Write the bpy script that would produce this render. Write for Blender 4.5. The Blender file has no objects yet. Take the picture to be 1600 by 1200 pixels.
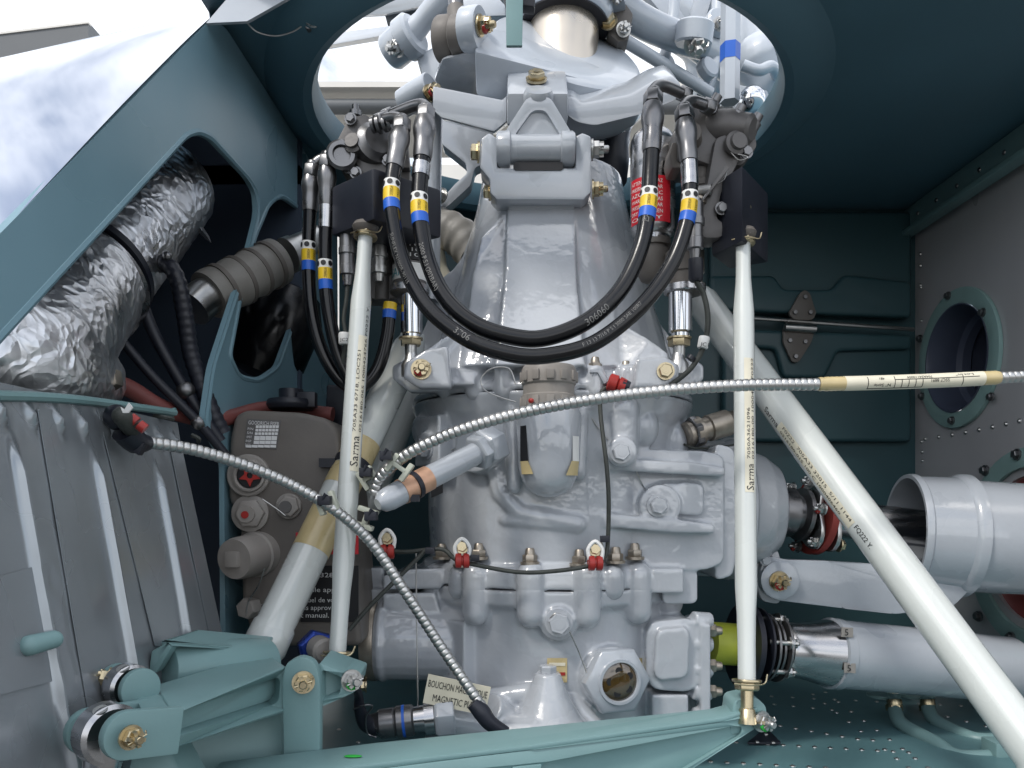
import bpy, bmesh, math, random
from mathutils import Vector as V, Matrix as M, noise
from mathutils.geometry import tessellate_polygon
random.seed(7)
SC = bpy.context.scene
COL = SC.collection
R = math.radians
# ------------------------------------------------------------------ camera, sky, sun, exposure
FOC = 1200.0        # focal length in pixels of the 1600 x 1200 photograph
HOR = 780.0         # picture row of the horizon
cam_d = bpy.data.cameras.new('camera')
cam_d.sensor_width = 36.0
cam_d.lens = FOC / 1600 * 36
cam_d.shift_y = (HOR - 600) / 1600
cam_d.clip_start = 0.02
cam_d.clip_end = 2000
cam = bpy.data.objects.new('camera', cam_d)
cam.rotation_euler = (R(90), 0, 0)
COL.objects.link(cam)
SC.camera = cam
SUN_EL, SUN_ROT = R(50), R(224)
w = bpy.data.worlds.new('World')
SC.world = w
w.use_nodes = True
nt = w.node_tree
nt.nodes.clear()
N = nt.nodes.new
out = N('ShaderNodeOutputWorld'); bg = N('ShaderNodeBackground'); sky = N('ShaderNodeTexSky')
sky.sky_type = 'NISHITA'; sky.sun_disc = False
sky.sun_elevation = SUN_EL; sky.sun_rotation = SUN_ROT
sky.air_density = 1.2; sky.dust_density = 1.5
tc = N('ShaderNodeTexCoord'); mp = N('ShaderNodeMapping'); nz = N('ShaderNodeTexNoise'); rp = N('ShaderNodeValToRGB')
mp.inputs['Scale'].default_value = (1, 1, 2.2)
nz.inputs['Scale'].default_value = 2.6; nz.inputs['Detail'].default_value = 7; nz.inputs['Roughness'].default_value = 0.6
nz.inputs['Distortion'].default_value = 0.5
rp.color_ramp.elements[0].position = 0.34; rp.color_ramp.elements[1].position = 0.56
mx = N('ShaderNodeMix'); mx.data_type = 'RGBA'
mx.inputs[7].default_value = (10.0, 10.2, 10.6, 1)
nt.links.new(tc.outputs['Generated'], mp.inputs['Vector']); nt.links.new(mp.outputs[0], nz.inputs['Vector'])
nt.links.new(nz.outputs['Fac'], rp.inputs[0]); nt.links.new(rp.outputs[0], mx.inputs[0])
nt.links.new(sky.outputs[0], mx.inputs[6]); nt.links.new(mx.outputs[2], bg.inputs[0])
bg.inputs[1].default_value = 0.12
nt.links.new(bg.outputs[0], out.inputs[0])
sd = bpy.data.lights.new('sun', 'SUN')
sd.energy = 1.5; sd.angle = R(10); sd.color = (1.0, 0.96, 0.9)
sun = bpy.data.objects.new('sun', sd)
sdir = V((math.sin(SUN_ROT) * math.cos(SUN_EL), math.cos(SUN_ROT) * math.cos(SUN_EL), math.sin(SUN_EL)))
sun.rotation_euler = sdir.to_track_quat('Z', 'Y').to_euler()
sun.location = sdir * 20
COL.objects.link(sun)
vs = SC.view_settings
vs.view_transform = 'Standard'; vs.look = 'None'; vs.gamma = 1.0; vs.use_curve_mapping = False
vs.exposure = 0.48
cy = SC.cycles
cy.max_bounces = 6; cy.diffuse_bounces = 3; cy.glossy_bounces = 4; cy.transmission_bounces = 3
cy.caustics_reflective = False; cy.caustics_refractive = False; cy.sample_clamp_indirect = 8

# ------------------------------------------------------------------ points: a picture position at a known distance
def P(px, py, Y):
    return V(((px - 800) / FOC * Y, Y, (HOR - py) / FOC * Y))
def PX(px, py, X):                   # where the sight line meets the plane x = X
    return P(px, py, X * FOC / (px - 800))
def PZ(px, py, Z):
    return P(px, py, Z * FOC / (HOR - py))
def S(n, Y): return n / FOC * Y      # n pixels at distance Y, in metres
AX, AY = 0.075, 1.46                 # axis of the main gearbox
def CY(px, py, rad, out=0.0):        # front of the upright cylinder of radius rad about that axis
    a = (px - 800) / FOC
    A, B, C = a * a + 1, -2 * (a * AX + AY), AX * AX + AY * AY - rad * rad
    D = max(B * B - 4 * A * C, 0)
    Y = (-B - math.sqrt(D)) / (2 * A)
    p = P(px, py, Y)
    n = V((p.x - AX, p.y - AY, 0)).normalized()
    return p + n * out, n

# ------------------------------------------------------------------ materials
MATS = {}
def mat(name, col, rough=0.4, metal=0.0, coat=0.0, var=0.08, bump=0.0, bscale=60, spec=0.5, vscale=8, trans=0, ior=1.45, dirt=0.0, dcol=(0.05, 0.045, 0.04), rvar=0.1, bdist=0.004, detail=2, stretch=None):
    m = bpy.data.materials.new(name); m.use_nodes = True
    nt = m.node_tree; b = nt.nodes['Principled BSDF']; N = nt.nodes.new; L = nt.links.new
    b.inputs['Base Color'].default_value = (*col, 1)
    b.inputs['Roughness'].default_value = rough; b.inputs['Metallic'].default_value = metal
    b.inputs['Coat Weight'].default_value = coat; b.inputs['Coat Roughness'].default_value = 0.05; b.inputs['Coat IOR'].default_value = 1.65
    b.inputs['Specular IOR Level'].default_value = spec
    b.inputs['Transmission Weight'].default_value = trans; b.inputs['IOR'].default_value = ior
    tc = N('ShaderNodeTexCoord'); vec = tc.outputs['Object']
    if stretch:
        mp = N('ShaderNodeMapping'); mp.inputs['Scale'].default_value = stretch
        L(vec, mp.inputs['Vector']); vec = mp.outputs[0]
    if var > 0:
        n1 = N('ShaderNodeTexNoise'); n1.inputs['Scale'].default_value = vscale; n1.inputs['Detail'].default_value = 3
        L(vec, n1.inputs['Vector'])
        r1 = N('ShaderNodeMapRange'); r1.inputs['From Min'].default_value = 0.3; r1.inputs['From Max'].default_value = 0.7
        r1.inputs['To Min'].default_value = 1 - var; r1.inputs['To Max'].default_value = 1 + var
        L(n1.outputs['Fac'], r1.inputs['Value'])
        mu = N('ShaderNodeMix'); mu.data_type = 'RGBA'; mu.blend_type = 'MULTIPLY'; mu.inputs[0].default_value = 1
        mu.inputs[6].default_value = (*col, 1); L(r1.outputs[0], mu.inputs[7])
        last = mu.outputs[2]
        if dirt > 0:
            n3 = N('ShaderNodeTexNoise'); n3.inputs['Scale'].default_value = vscale * 4; n3.inputs['Detail'].default_value = 4
            n3.inputs['Roughness'].default_value = 0.7
            L(vec, n3.inputs['Vector'])
            r3 = N('ShaderNodeMapRange'); r3.inputs['From Min'].default_value = 0.56; r3.inputs['From Max'].default_value = 0.78
            r3.inputs['To Min'].default_value = 0; r3.inputs['To Max'].default_value = dirt
            L(n3.outputs['Fac'], r3.inputs['Value'])
            m3 = N('ShaderNodeMix'); m3.data_type = 'RGBA'; m3.inputs[7].default_value = (*dcol, 1)
            L(r3.outputs[0], m3.inputs[0]); L(last, m3.inputs[6]); last = m3.outputs[2]
        L(last, b.inputs['Base Color'])
        r2 = N('ShaderNodeMapRange'); r2.inputs['From Min'].default_value = 0.3; r2.inputs['From Max'].default_value = 0.7
        r2.inputs['To Min'].default_value = max(rough - rvar, 0.02); r2.inputs['To Max'].default_value = min(rough + rvar, 1)
        L(n1.outputs['Fac'], r2.inputs['Value']); L(r2.outputs[0], b.inputs['Roughness'])
    if bump > 0:
        nb = N('ShaderNodeTexNoise'); nb.inputs['Scale'].default_value = bscale; nb.inputs['Detail'].default_value = detail
        L(vec, nb.inputs['Vector'])
        bp = N('ShaderNodeBump'); bp.inputs['Strength'].default_value = bump; bp.inputs['Distance'].default_value = bdist
        L(nb.outputs['Fac'], bp.inputs['Height']); L(bp.outputs[0], b.inputs['Normal'])
        if coat: L(bp.outputs[0], b.inputs['Coat Normal'])
    MATS[name] = m
    return m
mat('grey_paint', (0.425, 0.45, 0.485), 0.30, coat=1.0, bump=0.26, bscale=44, var=0.07, rvar=0.08, dirt=0.10, dcol=(0.2, 0.2, 0.2))
mat('grey_smooth', (0.385, 0.415, 0.455), 0.32, coat=0.8, bump=0.05, bscale=90, var=0.06, dirt=0.10, dcol=(0.16, 0.16, 0.16))
mat('rotor_grey', (0.46, 0.50, 0.55), 0.35, coat=0.6, bump=0.06, bscale=60, var=0.06, dirt=0.08, dcol=(0.16, 0.16, 0.16))
mat('white_paint', (0.57, 0.60, 0.58), 0.28, coat=0.7, bump=0.03, bscale=70, var=0.04, dirt=0.05, dcol=(0.4, 0.38, 0.3))
mat('teal', (0.18, 0.30, 0.305), 0.42, bump=0.06, bscale=260, var=0.07, dirt=0.08, dcol=(0.3, 0.42, 0.42), bdist=0.002)
mat('teal_sky_sheen', (0.17, 0.29, 0.345), 0.33, bump=0.06, bscale=300, var=0.06, vscale=4, bdist=0.001)  # same teal paint on the left frame, sky sheen put into the colour
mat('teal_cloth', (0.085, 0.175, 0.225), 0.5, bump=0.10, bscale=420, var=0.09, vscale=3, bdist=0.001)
mat('teal_rear_shade', (0.032, 0.078, 0.09), 0.45, bump=0.08, bscale=300, var=0.09, vscale=3, bdist=0.001)  # teal darkened for the rear wall: its shade is painted into the colour
mat('teal_pale', (0.26, 0.40, 0.385), 0.45, var=0.08, vscale=20)
mat('teal_deck', (0.10, 0.20, 0.22), 0.38, bump=0.08, bscale=30, var=0.10, vscale=5, dirt=0.18, dcol=(0.05, 0.07, 0.07))
mat('bulkhead', (0.52, 0.51, 0.525), 0.36, metal=0.15, var=0.10, bump=0.05, bscale=25, vscale=4, stretch=(1, 1, 0.4))
mat('shield', (0.33, 0.36, 0.385), 0.26, metal=0.6, var=0.10, bump=0.18, bscale=16, vscale=5, rvar=0.12, dirt=0.10, dcol=(0.12, 0.125, 0.14))
mat('foil', (0.74, 0.75, 0.77), 0.36, metal=1.0, var=0.10, vscale=14)
def foil_creases():
    nt = MATS['foil'].node_tree; N = nt.nodes.new; L = nt.links.new; b = nt.nodes['Principled BSDF']
    tc = N('ShaderNodeTexCoord'); w1 = N('ShaderNodeTexNoise'); w1.inputs['Scale'].default_value = 9; w1.inputs['Detail'].default_value = 3
    L(tc.outputs['Object'], w1.inputs['Vector'])
    ad = N('ShaderNodeMix'); ad.data_type = 'RGBA'; ad.inputs[0].default_value = 0.10
    L(tc.outputs['Object'], ad.inputs[6]); L(w1.outputs['Color'], ad.inputs[7])
    v1 = N('ShaderNodeTexVoronoi'); v1.feature = 'DISTANCE_TO_EDGE'; v1.inputs['Scale'].default_value = 36
    v2 = N('ShaderNodeTexVoronoi'); v2.feature = 'F1'; v2.inputs['Scale'].default_value = 80
    L(ad.outputs[2], v1.inputs['Vector']); L(ad.outputs[2], v2.inputs['Vector'])
    m = N('ShaderNodeMath'); m.operation = 'MULTIPLY_ADD'; m.inputs[1].default_value = 1.4
    L(v1.outputs['Distance'], m.inputs[0]); L(v2.outputs['Distance'], m.inputs[2])
    bp = N('ShaderNodeBump'); bp.inputs['Strength'].default_value = 0.42; bp.inputs['Distance'].default_value = 0.0055
    L(m.outputs[0], bp.inputs['Height']); L(bp.outputs[0], b.inputs['Normal'])
foil_creases()
mat('steel', (0.50, 0.50, 0.49), 0.36, metal=1.0, var=0.10, bump=0.04, bscale=80)
mat('dark_steel', (0.20, 0.20, 0.205), 0.34, metal=0.9, var=0.15, vscale=30, bump=0.04)
mat('brushed', (0.46, 0.46, 0.47), 0.25, metal=1.0, var=0.12, vscale=12, stretch=(1, 1, 6))
mat('chrome', (0.72, 0.73, 0.75), 0.08, metal=1.0, var=0.03)
mat('gold', (0.52, 0.44, 0.29), 0.3, metal=1.0, var=0.15, vscale=60)
mat('bronze', (0.36, 0.32, 0.27), 0.38, metal=0.85, var=0.2, vscale=50)
mat('rubber', (0.005, 0.0055, 0.007), 0.2, var=0.2, bump=0.03, bscale=120, vscale=20)
mat('black', (0.012, 0.014, 0.022), 0.42, var=0.15, bump=0.03, bscale=100)
mat('cable', (0.045, 0.05, 0.045), 0.55, var=0.25, vscale=90, bump=0.5, bscale=500, bdist=0.001)
mat('taupe', (0.135, 0.122, 0.11), 0.48, var=0.14, vscale=14, bump=0.06, bscale=140, dirt=0.25, dcol=(0.09, 0.08, 0.07))
mat('servo_grey', (0.125, 0.12, 0.118), 0.45, metal=0.25, var=0.14, vscale=25, bump=0.06, bscale=150, dirt=0.2)
mat('cap_grey', (0.29, 0.27, 0.25), 0.5, var=0.08, vscale=30, bump=0.04)
mat('red', (0.36, 0.03, 0.025), 0.4, var=0.12, vscale=40)
mat('red_label', (0.62, 0.02, 0.035), 0.4, var=0.05)
mat('red_panel', (0.24, 0.035, 0.028), 0.5, var=0.15, vscale=10)
mat('rust', (0.17, 0.05, 0.045), 0.55, var=0.15, vscale=20)
mat('blue', (0.02, 0.12, 0.55), 0.4, var=0.06)
mat('yellow', (0.78, 0.53, 0.03), 0.4, var=0.06)
mat('white', (0.78, 0.78, 0.76), 0.45, var=0.03)
mat('ink', (0.012, 0.012, 0.014), 0.5, var=0)
mat('ink_white', (0.70, 0.70, 0.70), 0.5, var=0)
mat('ink_faint', (0.17, 0.17, 0.165), 0.5, var=0)
mat('tan_tape', (0.52, 0.42, 0.22), 0.32, coat=0.3, var=0.10, vscale=30, bump=0.08, bscale=60)
mat('cream', (0.70, 0.66, 0.53), 0.4, var=0.06, vscale=30)
mat('nylon', (0.46, 0.48, 0.40), 0.4, var=0.05)
mat('copper', (0.60, 0.36, 0.24), 0.42, metal=0.5, var=0.12, vscale=60)
mat('blue_anod', (0.02, 0.05, 0.28), 0.3, metal=0.5, var=0.1)
mat('green_dab', (0.03, 0.36, 0.05), 0.4, var=0.1)
mat('lime', (0.42, 0.46, 0.05), 0.4, var=0.12, vscale=20)
mat('amber', (0.055, 0.032, 0.008), 0.05, coat=1.0, var=0.4, vscale=30, spec=0.8)
mat('tan_hose', (0.25, 0.24, 0.22), 0.5, var=0.12, vscale=20, bump=0.1, bscale=200)
mat('gasket', (0.02, 0.02, 0.025), 0.6, var=0.1)
mat('bellows', (0.07, 0.085, 0.13), 0.45, var=0.1)
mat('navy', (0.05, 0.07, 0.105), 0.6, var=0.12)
mat('polished', (0.62, 0.65, 0.72), 0.045, metal=1.0, var=0.03, rvar=0.01, vscale=2)
mat('concrete', (0.13, 0.13, 0.125), 0.8, var=0.15, vscale=0.4)
mat('cladding', (0.72, 0.70, 0.66), 0.6, var=0.05, vscale=1)
mat('roofing', (0.12, 0.13, 0.14), 0.5, var=0.1, vscale=1)
mat('mast_steel', (0.62, 0.56, 0.48), 0.3, metal=0.8, var=0.06)

# ------------------------------------------------------------------ mesh builder
def rnd(poly, r, n=4):               # round the corners of a 2D outline
    if r <= 0: return [tuple(p) for p in poly]
    o = []; k = len(poly)
    for i in range(k):
        a, b, c = V(poly[i - 1][:2]), V(poly[i][:2]), V(poly[(i + 1) % k][:2])
        d1, d2 = (a - b), (c - b)
        l = min(r, d1.length * 0.45, d2.length * 0.45)
        p1, p2 = b + d1.normalized() * l, b + d2.normalized() * l
        ex = tuple(poly[i][2:])
        for j in range(n + 1):
            t = j / n
            q = p1 * (1 - t) ** 2 + b * 2 * t * (1 - t) + p2 * t * t
            o.append((q.x, q.y) + ex)
    return o
def spl(pts, k=8):                   # smooth path through points
    pts = [V(p) for p in pts]
    if len(pts) < 3: return [pts[0].lerp(pts[-1], i / k) for i in range(k + 1)]
    q = [pts[0] * 2 - pts[1]] + pts + [pts[-1] * 2 - pts[-2]]
    o = []
    for i in range(1, len(q) - 2):
        a, b, c, d = q[i - 1:i + 3]
        for j in range(k):
            t = j / k
            o.append(0.5 * ((2 * b) + (c - a) * t + (2 * a - 5 * b + 4 * c - d) * t * t + (3 * b - a - 3 * c + d) * t ** 3))
    o.append(pts[-1])
    return o
def resample(path, step):
    o = [path[0].copy()]; acc = 0; prev = path[0]
    for p in path[1:]:
        d = (p - prev).length
        while acc + d >= step and d > 0:
            prev = prev.lerp(p, (step - acc) / d); o.append(prev.copy()); d = (p - prev).length; acc = 0
        acc += d; prev = p
    return o
def frames(path):
    T = []
    for i in range(len(path)):
        a, b = path[max(i - 1, 0)], path[min(i + 1, len(path) - 1)]
        T.append((b - a).normalized())
    u = T[0].orthogonal().normalized(); o = []
    for t in T:
        u = (u - t * u.dot(t)).normalized()
        o.append((t, u, t.cross(u)))
    return o
class G:
    def __init__(s): s.v = []; s.f = []
    def add(s, v, f):
        k = len(s.v); s.v += [V(p) for p in v]; s.f += [tuple(i + k for i in q) for q in f]; return s
    def tube(s, path, r, n=12, cap=True, k=0):
        path = spl(path, k) if k else [V(p) for p in path]
        rr = r if isinstance(r, (list, tuple)) else [r] * len(path)
        if len(rr) != len(path):
            m = len(rr) - 1
            rr = [rr[min(int(i / (len(path) - 1) * m), m - 1)] * (1 - (i / (len(path) - 1) * m - min(int(i / (len(path) - 1) * m), m - 1))) + rr[min(int(i / (len(path) - 1) * m), m - 1) + 1] * (i / (len(path) - 1) * m - min(int(i / (len(path) - 1) * m), m - 1)) for i in range(len(path))]
        v = []; f = []
        for (t, a, b), p, q in zip(frames(path), path, rr):
            for j in range(n):
                an = 2 * math.pi * j / n
                v.append(p + (a * math.cos(an) + b * math.sin(an)) * q)
        for i in range(len(path) - 1):
            for j in range(n):
                j2 = (j + 1) % n
                f.append((i * n + j, i * n + j2, (i + 1) * n + j2, (i + 1) * n + j))
        if cap: f.append(tuple(range(n - 1, -1, -1))); f.append(tuple((len(path) - 1) * n + j for j in range(n)))
        return s.add(v, f)
    def lathe(s, o, ax, prof, n=32, ph=0.0):      # prof: (distance along axis, radius); zero radius closes
        o, ax = V(o), V(ax).normalized(); a = ax.orthogonal().normalized(); b = ax.cross(a)
        v = []; f = []; rows = []
        for h, r in prof:
            if r <= 1e-6: rows.append([len(v)]); v.append(o + ax * h)
            else:
                rows.append(list(range(len(v), len(v) + n)))
                for j in range(n):
                    an = 2 * math.pi * j / n + ph
                    v.append(o + ax * h + (a * math.cos(an) + b * math.sin(an)) * r)
        for p, q in zip(rows, rows[1:]):
            for j in range(n):
                j2 = (j + 1) % n
                if len(p) == 1 and len(q) == 1: break
                if len(p) == 1: f.append((p[0], q[j2], q[j]))
                elif len(q) == 1: f.append((p[j], p[j2], q[0]))
                else: f.append((p[j], p[j2], q[j2], q[j]))
        if len(rows[0]) > 1: f.append(tuple(reversed(rows[0])))
        if len(rows[-1]) > 1: f.append(tuple(rows[-1]))
        return s.add(v, f)
    def open(s):                                  # drop the flat end caps
        s.f = [q for q in s.f if len(q) <= 4]; return s
    def cyl(s, p, q, r, r2=None, n=24):
        p, q = V(p), V(q)
        return s.lathe(p, q - p, [(0, r), ((q - p).length, r if r2 is None else r2)], n)
    def cap(s, p, q, r, r2=None, n=20):           # capsule
        p, q = V(p), V(q); r2 = r if r2 is None else r2; L = (q - p).length
        pr = [(-r * math.cos(a), r * math.sin(a)) for a in [i * math.pi / 10 for i in range(6)]]
        pr += [(L + r2 * math.sin(a), r2 * math.cos(a)) for a in [i * math.pi / 10 for i in range(6)]]
        pr[0] = (-r, 0); pr[-1] = (L + r2, 0)
        return s.lathe(p, (q - p) if L > 1e-6 else V((0, 0, 1)), pr, n)
    def box(s, c, sz, rot=None):
        c = V(c); m = rot or M.Identity(3)
        v = [c + m @ V((x * sz[0] / 2, y * sz[1] / 2, z * sz[2] / 2)) for x in (-1, 1) for y in (-1, 1) for z in (-1, 1)]
        return s.add(v, [(0, 1, 3, 2), (4, 6, 7, 5), (0, 4, 5, 1), (2, 3, 7, 6), (0, 2, 6, 4), (1, 5, 7, 3)])
    def prism(s, poly, d, holes=()):              # 3D outline pushed along d
        loops = [[V(p) for p in poly]] + [[V(p) for p in h] for h in holes]
        d = V(d); flat = [p for l in loops for p in l]; n = len(flat)
        tri = tessellate_polygon(loops) if holes else [tuple(range(n))]
        f = [tuple(t) for t in tri] + [tuple(i + n for i in reversed(t)) for t in tri]
        k = 0
        for l in loops:
            m = len(l)
            for i in range(m): f.append((k + i, k + (i + 1) % m, k + (i + 1) % m + n, k + i + n))
            k += m
        return s.add(flat + [p + d for p in flat], f)
    def plate(s, pts, Y, th, holes=(), r=0):      # outline given in picture positions at distance Y, pushed away by th
        def q(l): return [P(p[0], p[1], p[2] if len(p) > 2 else Y) for p in l]
        d = V((0, th, 0)) if not isinstance(th, V) else th
        return s.prism(q(rnd(pts, r)), d, [q(rnd(h, r)) for h in holes])
    def pocket(s, pts, inn, Y, th, dp, r=6, ri=10):   # a plate with a milled pocket
        def q(l): return [P(p[0], p[1], p[2] if len(p) > 2 else Y) for p in l]
        O, I = q(rnd(pts, r)), q(rnd(inn, ri)); D = th if isinstance(th, V) else V((0, th, 0)); e = D.normalized() * dp
        a, b = len(O), len(I)
        v = O + I + [p + e for p in I] + [p + D for p in O]
        f = [tuple(t) for t in tessellate_polygon([O, I])]
        for i in range(b):
            j = (i + 1) % b; f.append((a + i, a + j, a + b + j, a + b + i))
        f.append(tuple(range(a + b, a + 2 * b)))
        k = a + 2 * b
        for i in range(a):
            j = (i + 1) % a; f.append((i, j, k + j, k + i))
        f.append(tuple(range(k + a - 1, k - 1, -1)))
        return s.add(v, f)
    def sph(s, c, r, sc=(1, 1, 1), n=20):
        k = len(s.v); m = n // 2
        s.lathe((0, 0, 0), (0, 0, 1), [(-r * math.cos(i * math.pi / m), r * math.sin(i * math.pi / m) if 0 < i < m else 0) for i in range(m + 1)], n)
        for i in range(k, len(s.v)): s.v[i] = V(c) + V((s.v[i].x * sc[0], s.v[i].y * sc[1], s.v[i].z * sc[2]))
        return s
    def mesh(s, name, bev=0.0, seg=2, ang=35, sharp=True):
        me = bpy.data.meshes.new(name)
        bm = bmesh.new()
        vs = [bm.verts.new(p) for p in s.v]
        for q in s.f:
            try: bm.faces.new([vs[i] for i in q])
            except ValueError: pass
        bmesh.ops.recalc_face_normals(bm, faces=bm.faces)
        if bev:
            bmesh.ops.remove_doubles(bm, verts=bm.verts, dist=1e-6)
            es = [e for e in bm.edges if len(e.link_faces) == 2 and e.calc_face_angle(0) > R(ang)]
            try: bmesh.ops.bevel(bm, geom=es, offset=bev, segments=seg, profile=0.6, affect='EDGES', clamp_overlap=True)
            except Exception: pass
        bm.to_mesh(me); bm.free()
        me.polygons.foreach_set('use_smooth', [True] * len(me.polygons))
        if sharp: me.set_sharp_from_angle(angle=R(38))
        return me
    def cast(s, name, vox=0.0035, it=6, fac=0.5):     # melt the shapes into one casting with soft fillets
        me = s.mesh(name + '_raw', sharp=False)
        o = bpy.data.objects.new('tmp', me); COL.objects.link(o)
        m = o.modifiers.new('r', 'REMESH'); m.mode = 'VOXEL'; m.voxel_size = vox
        m2 = o.modifiers.new('s', 'SMOOTH'); m2.factor = fac; m2.iterations = it
        bpy.context.view_layer.update()
        dg = bpy.context.evaluated_depsgraph_get()
        r = bpy.data.meshes.new_from_object(o.evaluated_get(dg))
        bpy.data.objects.remove(o); bpy.data.meshes.remove(me)
        r.name = name; r.polygons.foreach_set('use_smooth', [True] * len(r.polygons))
        return r

def thing(name, label, cat, loc=(0, 0, 0), group=None, kind=None):
    o = bpy.data.objects.new(name, None); COL.objects.link(o); o.location = V(loc); o.empty_display_size = 0.02
    if label: o['label'] = label
    if cat: o['category'] = cat
    if group: o['group'] = group
    if kind: o['kind'] = kind
    o['base'] = list(V(loc))
    return o
def worldpos(par):
    return V(par['base']) if par and 'base' in par else V((0, 0, 0))
def part(name, g, m, par=None, bev=0.0, label=None, kind=None, seg=2, ang=35, sharp=True):
    me = g if isinstance(g, bpy.types.Mesh) else g.mesh(name, bev, seg, ang, sharp)
    if not len(me.materials): me.materials.append(MATS[m])
    o = bpy.data.objects.new(name, me); COL.objects.link(o)
    if par:
        o.parent = par; o.location = -worldpos(par)
        o['base'] = [0, 0, 0]        # meshes keep scene coordinates
    if label: o['label'] = label
    if kind: o['kind'] = kind
    return o
def inst(name, me, pos, d, par, scale=1.0, roll=0.0, label=None):    # shared mesh placed with its z axis along d
    o = bpy.data.objects.new(name, me); COL.objects.link(o)
    q = V(d).normalized().to_track_quat('Z', 'Y').to_matrix().to_4x4()
    mw = M.Translation(V(pos)) @ q @ M.Rotation(roll, 4, 'Z') @ M.Scale(scale, 4)
    if par:
        o.parent = par; mw = M.Translation(-worldpos(par)) @ mw if not (par.parent) else mw
    o.matrix_basis = mw
    if label: o['label'] = label
    return o
def tag(o, label, cat, group=None, kind=None):
    if label: o['label'] = label
    if cat: o['category'] = cat
    if group: o['group'] = group
    if kind: o['kind'] = kind
    return o
# ---- lettering
_tc = {}
def text_geo(s):
    if s not in _tc:
        c = bpy.data.curves.new('t', 'FONT'); c.body = s; c.size = 1; c.resolution_u = 2
        o = bpy.data.objects.new('t', c); COL.objects.link(o)
        bpy.context.view_layer.update()
        dg = bpy.context.evaluated_depsgraph_get()
        me = bpy.data.meshes.new_from_object(o.evaluated_get(dg))
        vv = [v.co.copy() for v in me.vertices]; ff = [tuple(p.vertices) for p in me.polygons]
        bpy.data.objects.remove(o); bpy.data.curves.remove(c); bpy.data.meshes.remove(me)
        x0, x1 = min(v.x for v in vv), max(v.x for v in vv)
        _tc[s] = ([V((v.x - x0, v.y, 0)) for v in vv], ff, x1 - x0)
    return _tc[s]
def text_flat(g, s, o, ux, uy, h=None, w=None):   # flat lettering from point o; ux, uy unit vectors; cap height h, total width w
    v, f, L = text_geo(s); ux, uy = V(ux).normalized(), V(uy).normalized()
    k = (h / 0.69) if h else w / L
    kx = (w / L) if w else k
    g.add([V(o) + ux * (p.x * kx) + uy * (p.y * k) for p in v], f)
def text_px(g, s, px, py, Y, h, w=None, ang=0.0):  # lettering standing in a picture-parallel plane
    c, sn = math.cos(R(ang)), math.sin(R(ang))
    text_flat(g, s, P(px, py, Y), (c, 0, sn), (-sn, 0, c), S(h, Y), S(w, Y) if w else None)
def text_tube(g, s, path, r, start, h, L=None, side=0.0, flip=False, off=0.0004):
    # lettering wrapped on a round path; start = distance along it; side = angle away from the viewer-facing line
    v, f, W = text_geo(s); k = h / 0.69; kx = (L / W) if L else k
    ds = [0]
    for a, b in zip(path, path[1:]): ds.append(ds[-1] + (b - a).length)
    def at(d):
        d = min(max(d, 0), ds[-1] - 1e-6)
        for i in range(len(ds) - 1):
            if ds[i + 1] > d: break
        t = (d - ds[i]) / (ds[i + 1] - ds[i]); return path[i].lerp(path[i + 1], t), (path[i + 1] - path[i]).normalized()
    o = []
    for p in v:
        x = (W * kx - p.x * kx) if flip else p.x * kx
        c, t = at(start + x)
        toc = (-c).normalized(); nrm = (toc - t * toc.dot(t)).normalized(); b = nrm.cross(t)   # b: up side of the text
        y = (p.y - 0.34) * k * (-1 if flip else 1)
        a = y / r + side
        o.append(c + (nrm * math.cos(a) + b * math.sin(a)) * (r + off))
    g.add(o, f)
# ---- shared hardware meshes (z axis = outwards)
def hexg(g, o, ax, r, h, ph=0.0): g.lathe(o, ax, [(0, r * .96), (h * .08, r), (h * .85, r), (h, r * .88)], 6, ph); return g
Z = V((0, 0, 1))
def mk(name, fn, m, bev=0): 
    g = G(); fn(g); me = g.mesh(name, bev); me.materials.append(MATS[m]); return me
def shex(g):
    g.lathe((0, 0, -.001), Z, [(0, .012), (.003, .012), (.003, 0)], 16)
    hexg(g, (0, 0, .002), Z, .009, .007)
M_SCREW = mk('cap_screw', shex, 'dark_steel')
def stud(g):
    g.lathe((0, 0, -.002), Z, [(0, .0135), (.004, .0135), (.004, 0)], 16)
    hexg(g, (0, 0, .002), Z, .0105, .010)
    g.lathe((0, 0, .011), Z, [(0, .0075), (.008, .0062), (.010, .005), (.010, 0)], 12)
M_STUD = mk('stud_nut', stud, 'bronze')
def hbolt(g):
    g.lathe((0, 0, -.001), Z, [(0, .0145), (.003, .0145), (.003, 0)], 20)
    hexg(g, (0, 0, .002), Z, .0115, .009)
    g.lathe((0, 0, .011), Z, [(0, .006), (.0006, .006), (.0006, 0)], 12)
M_BOLT = mk('hex_bolt', hbolt, 'gold')
M_BOLTG = mk('hex_plug', hbolt, 'grey_paint')
def cast_nut(g):                    # castellated nut with pin
    g.lathe((0, 0, -.001), Z, [(0, .016), (.003, .016), (.003, 0)], 20)
    hexg(g, (0, 0, .002), Z, .0125, .010)
    for i in range(6):
        a = i * math.pi / 3 + .5
        g.box((math.cos(a) * .008, math.sin(a) * .008, .0145), (.006, .005, .007), M.Rotation(a, 3, 'Z'))
    g.lathe((0, 0, .010), Z, [(0, .0058), (.014, .0058), (.016, .0045), (.016, 0)], 12)
    g.tube([(-.012, 0, .016), (.013, 0, .016), (.015, .003, .012)], .0013, 6)
M_NUT = mk('castle_nut', cast_nut, 'gold')
M_NUTS = mk('castle_nut_steel', cast_nut, 'steel')
def dab(g): g.sph((0, 0, .012), .009, (1, .9, .7), 10)
M_RED = mk('red_seal', dab, 'red')
M_GREEN = mk('green_seal', dab, 'green_dab')
M_RIVET = None
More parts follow.
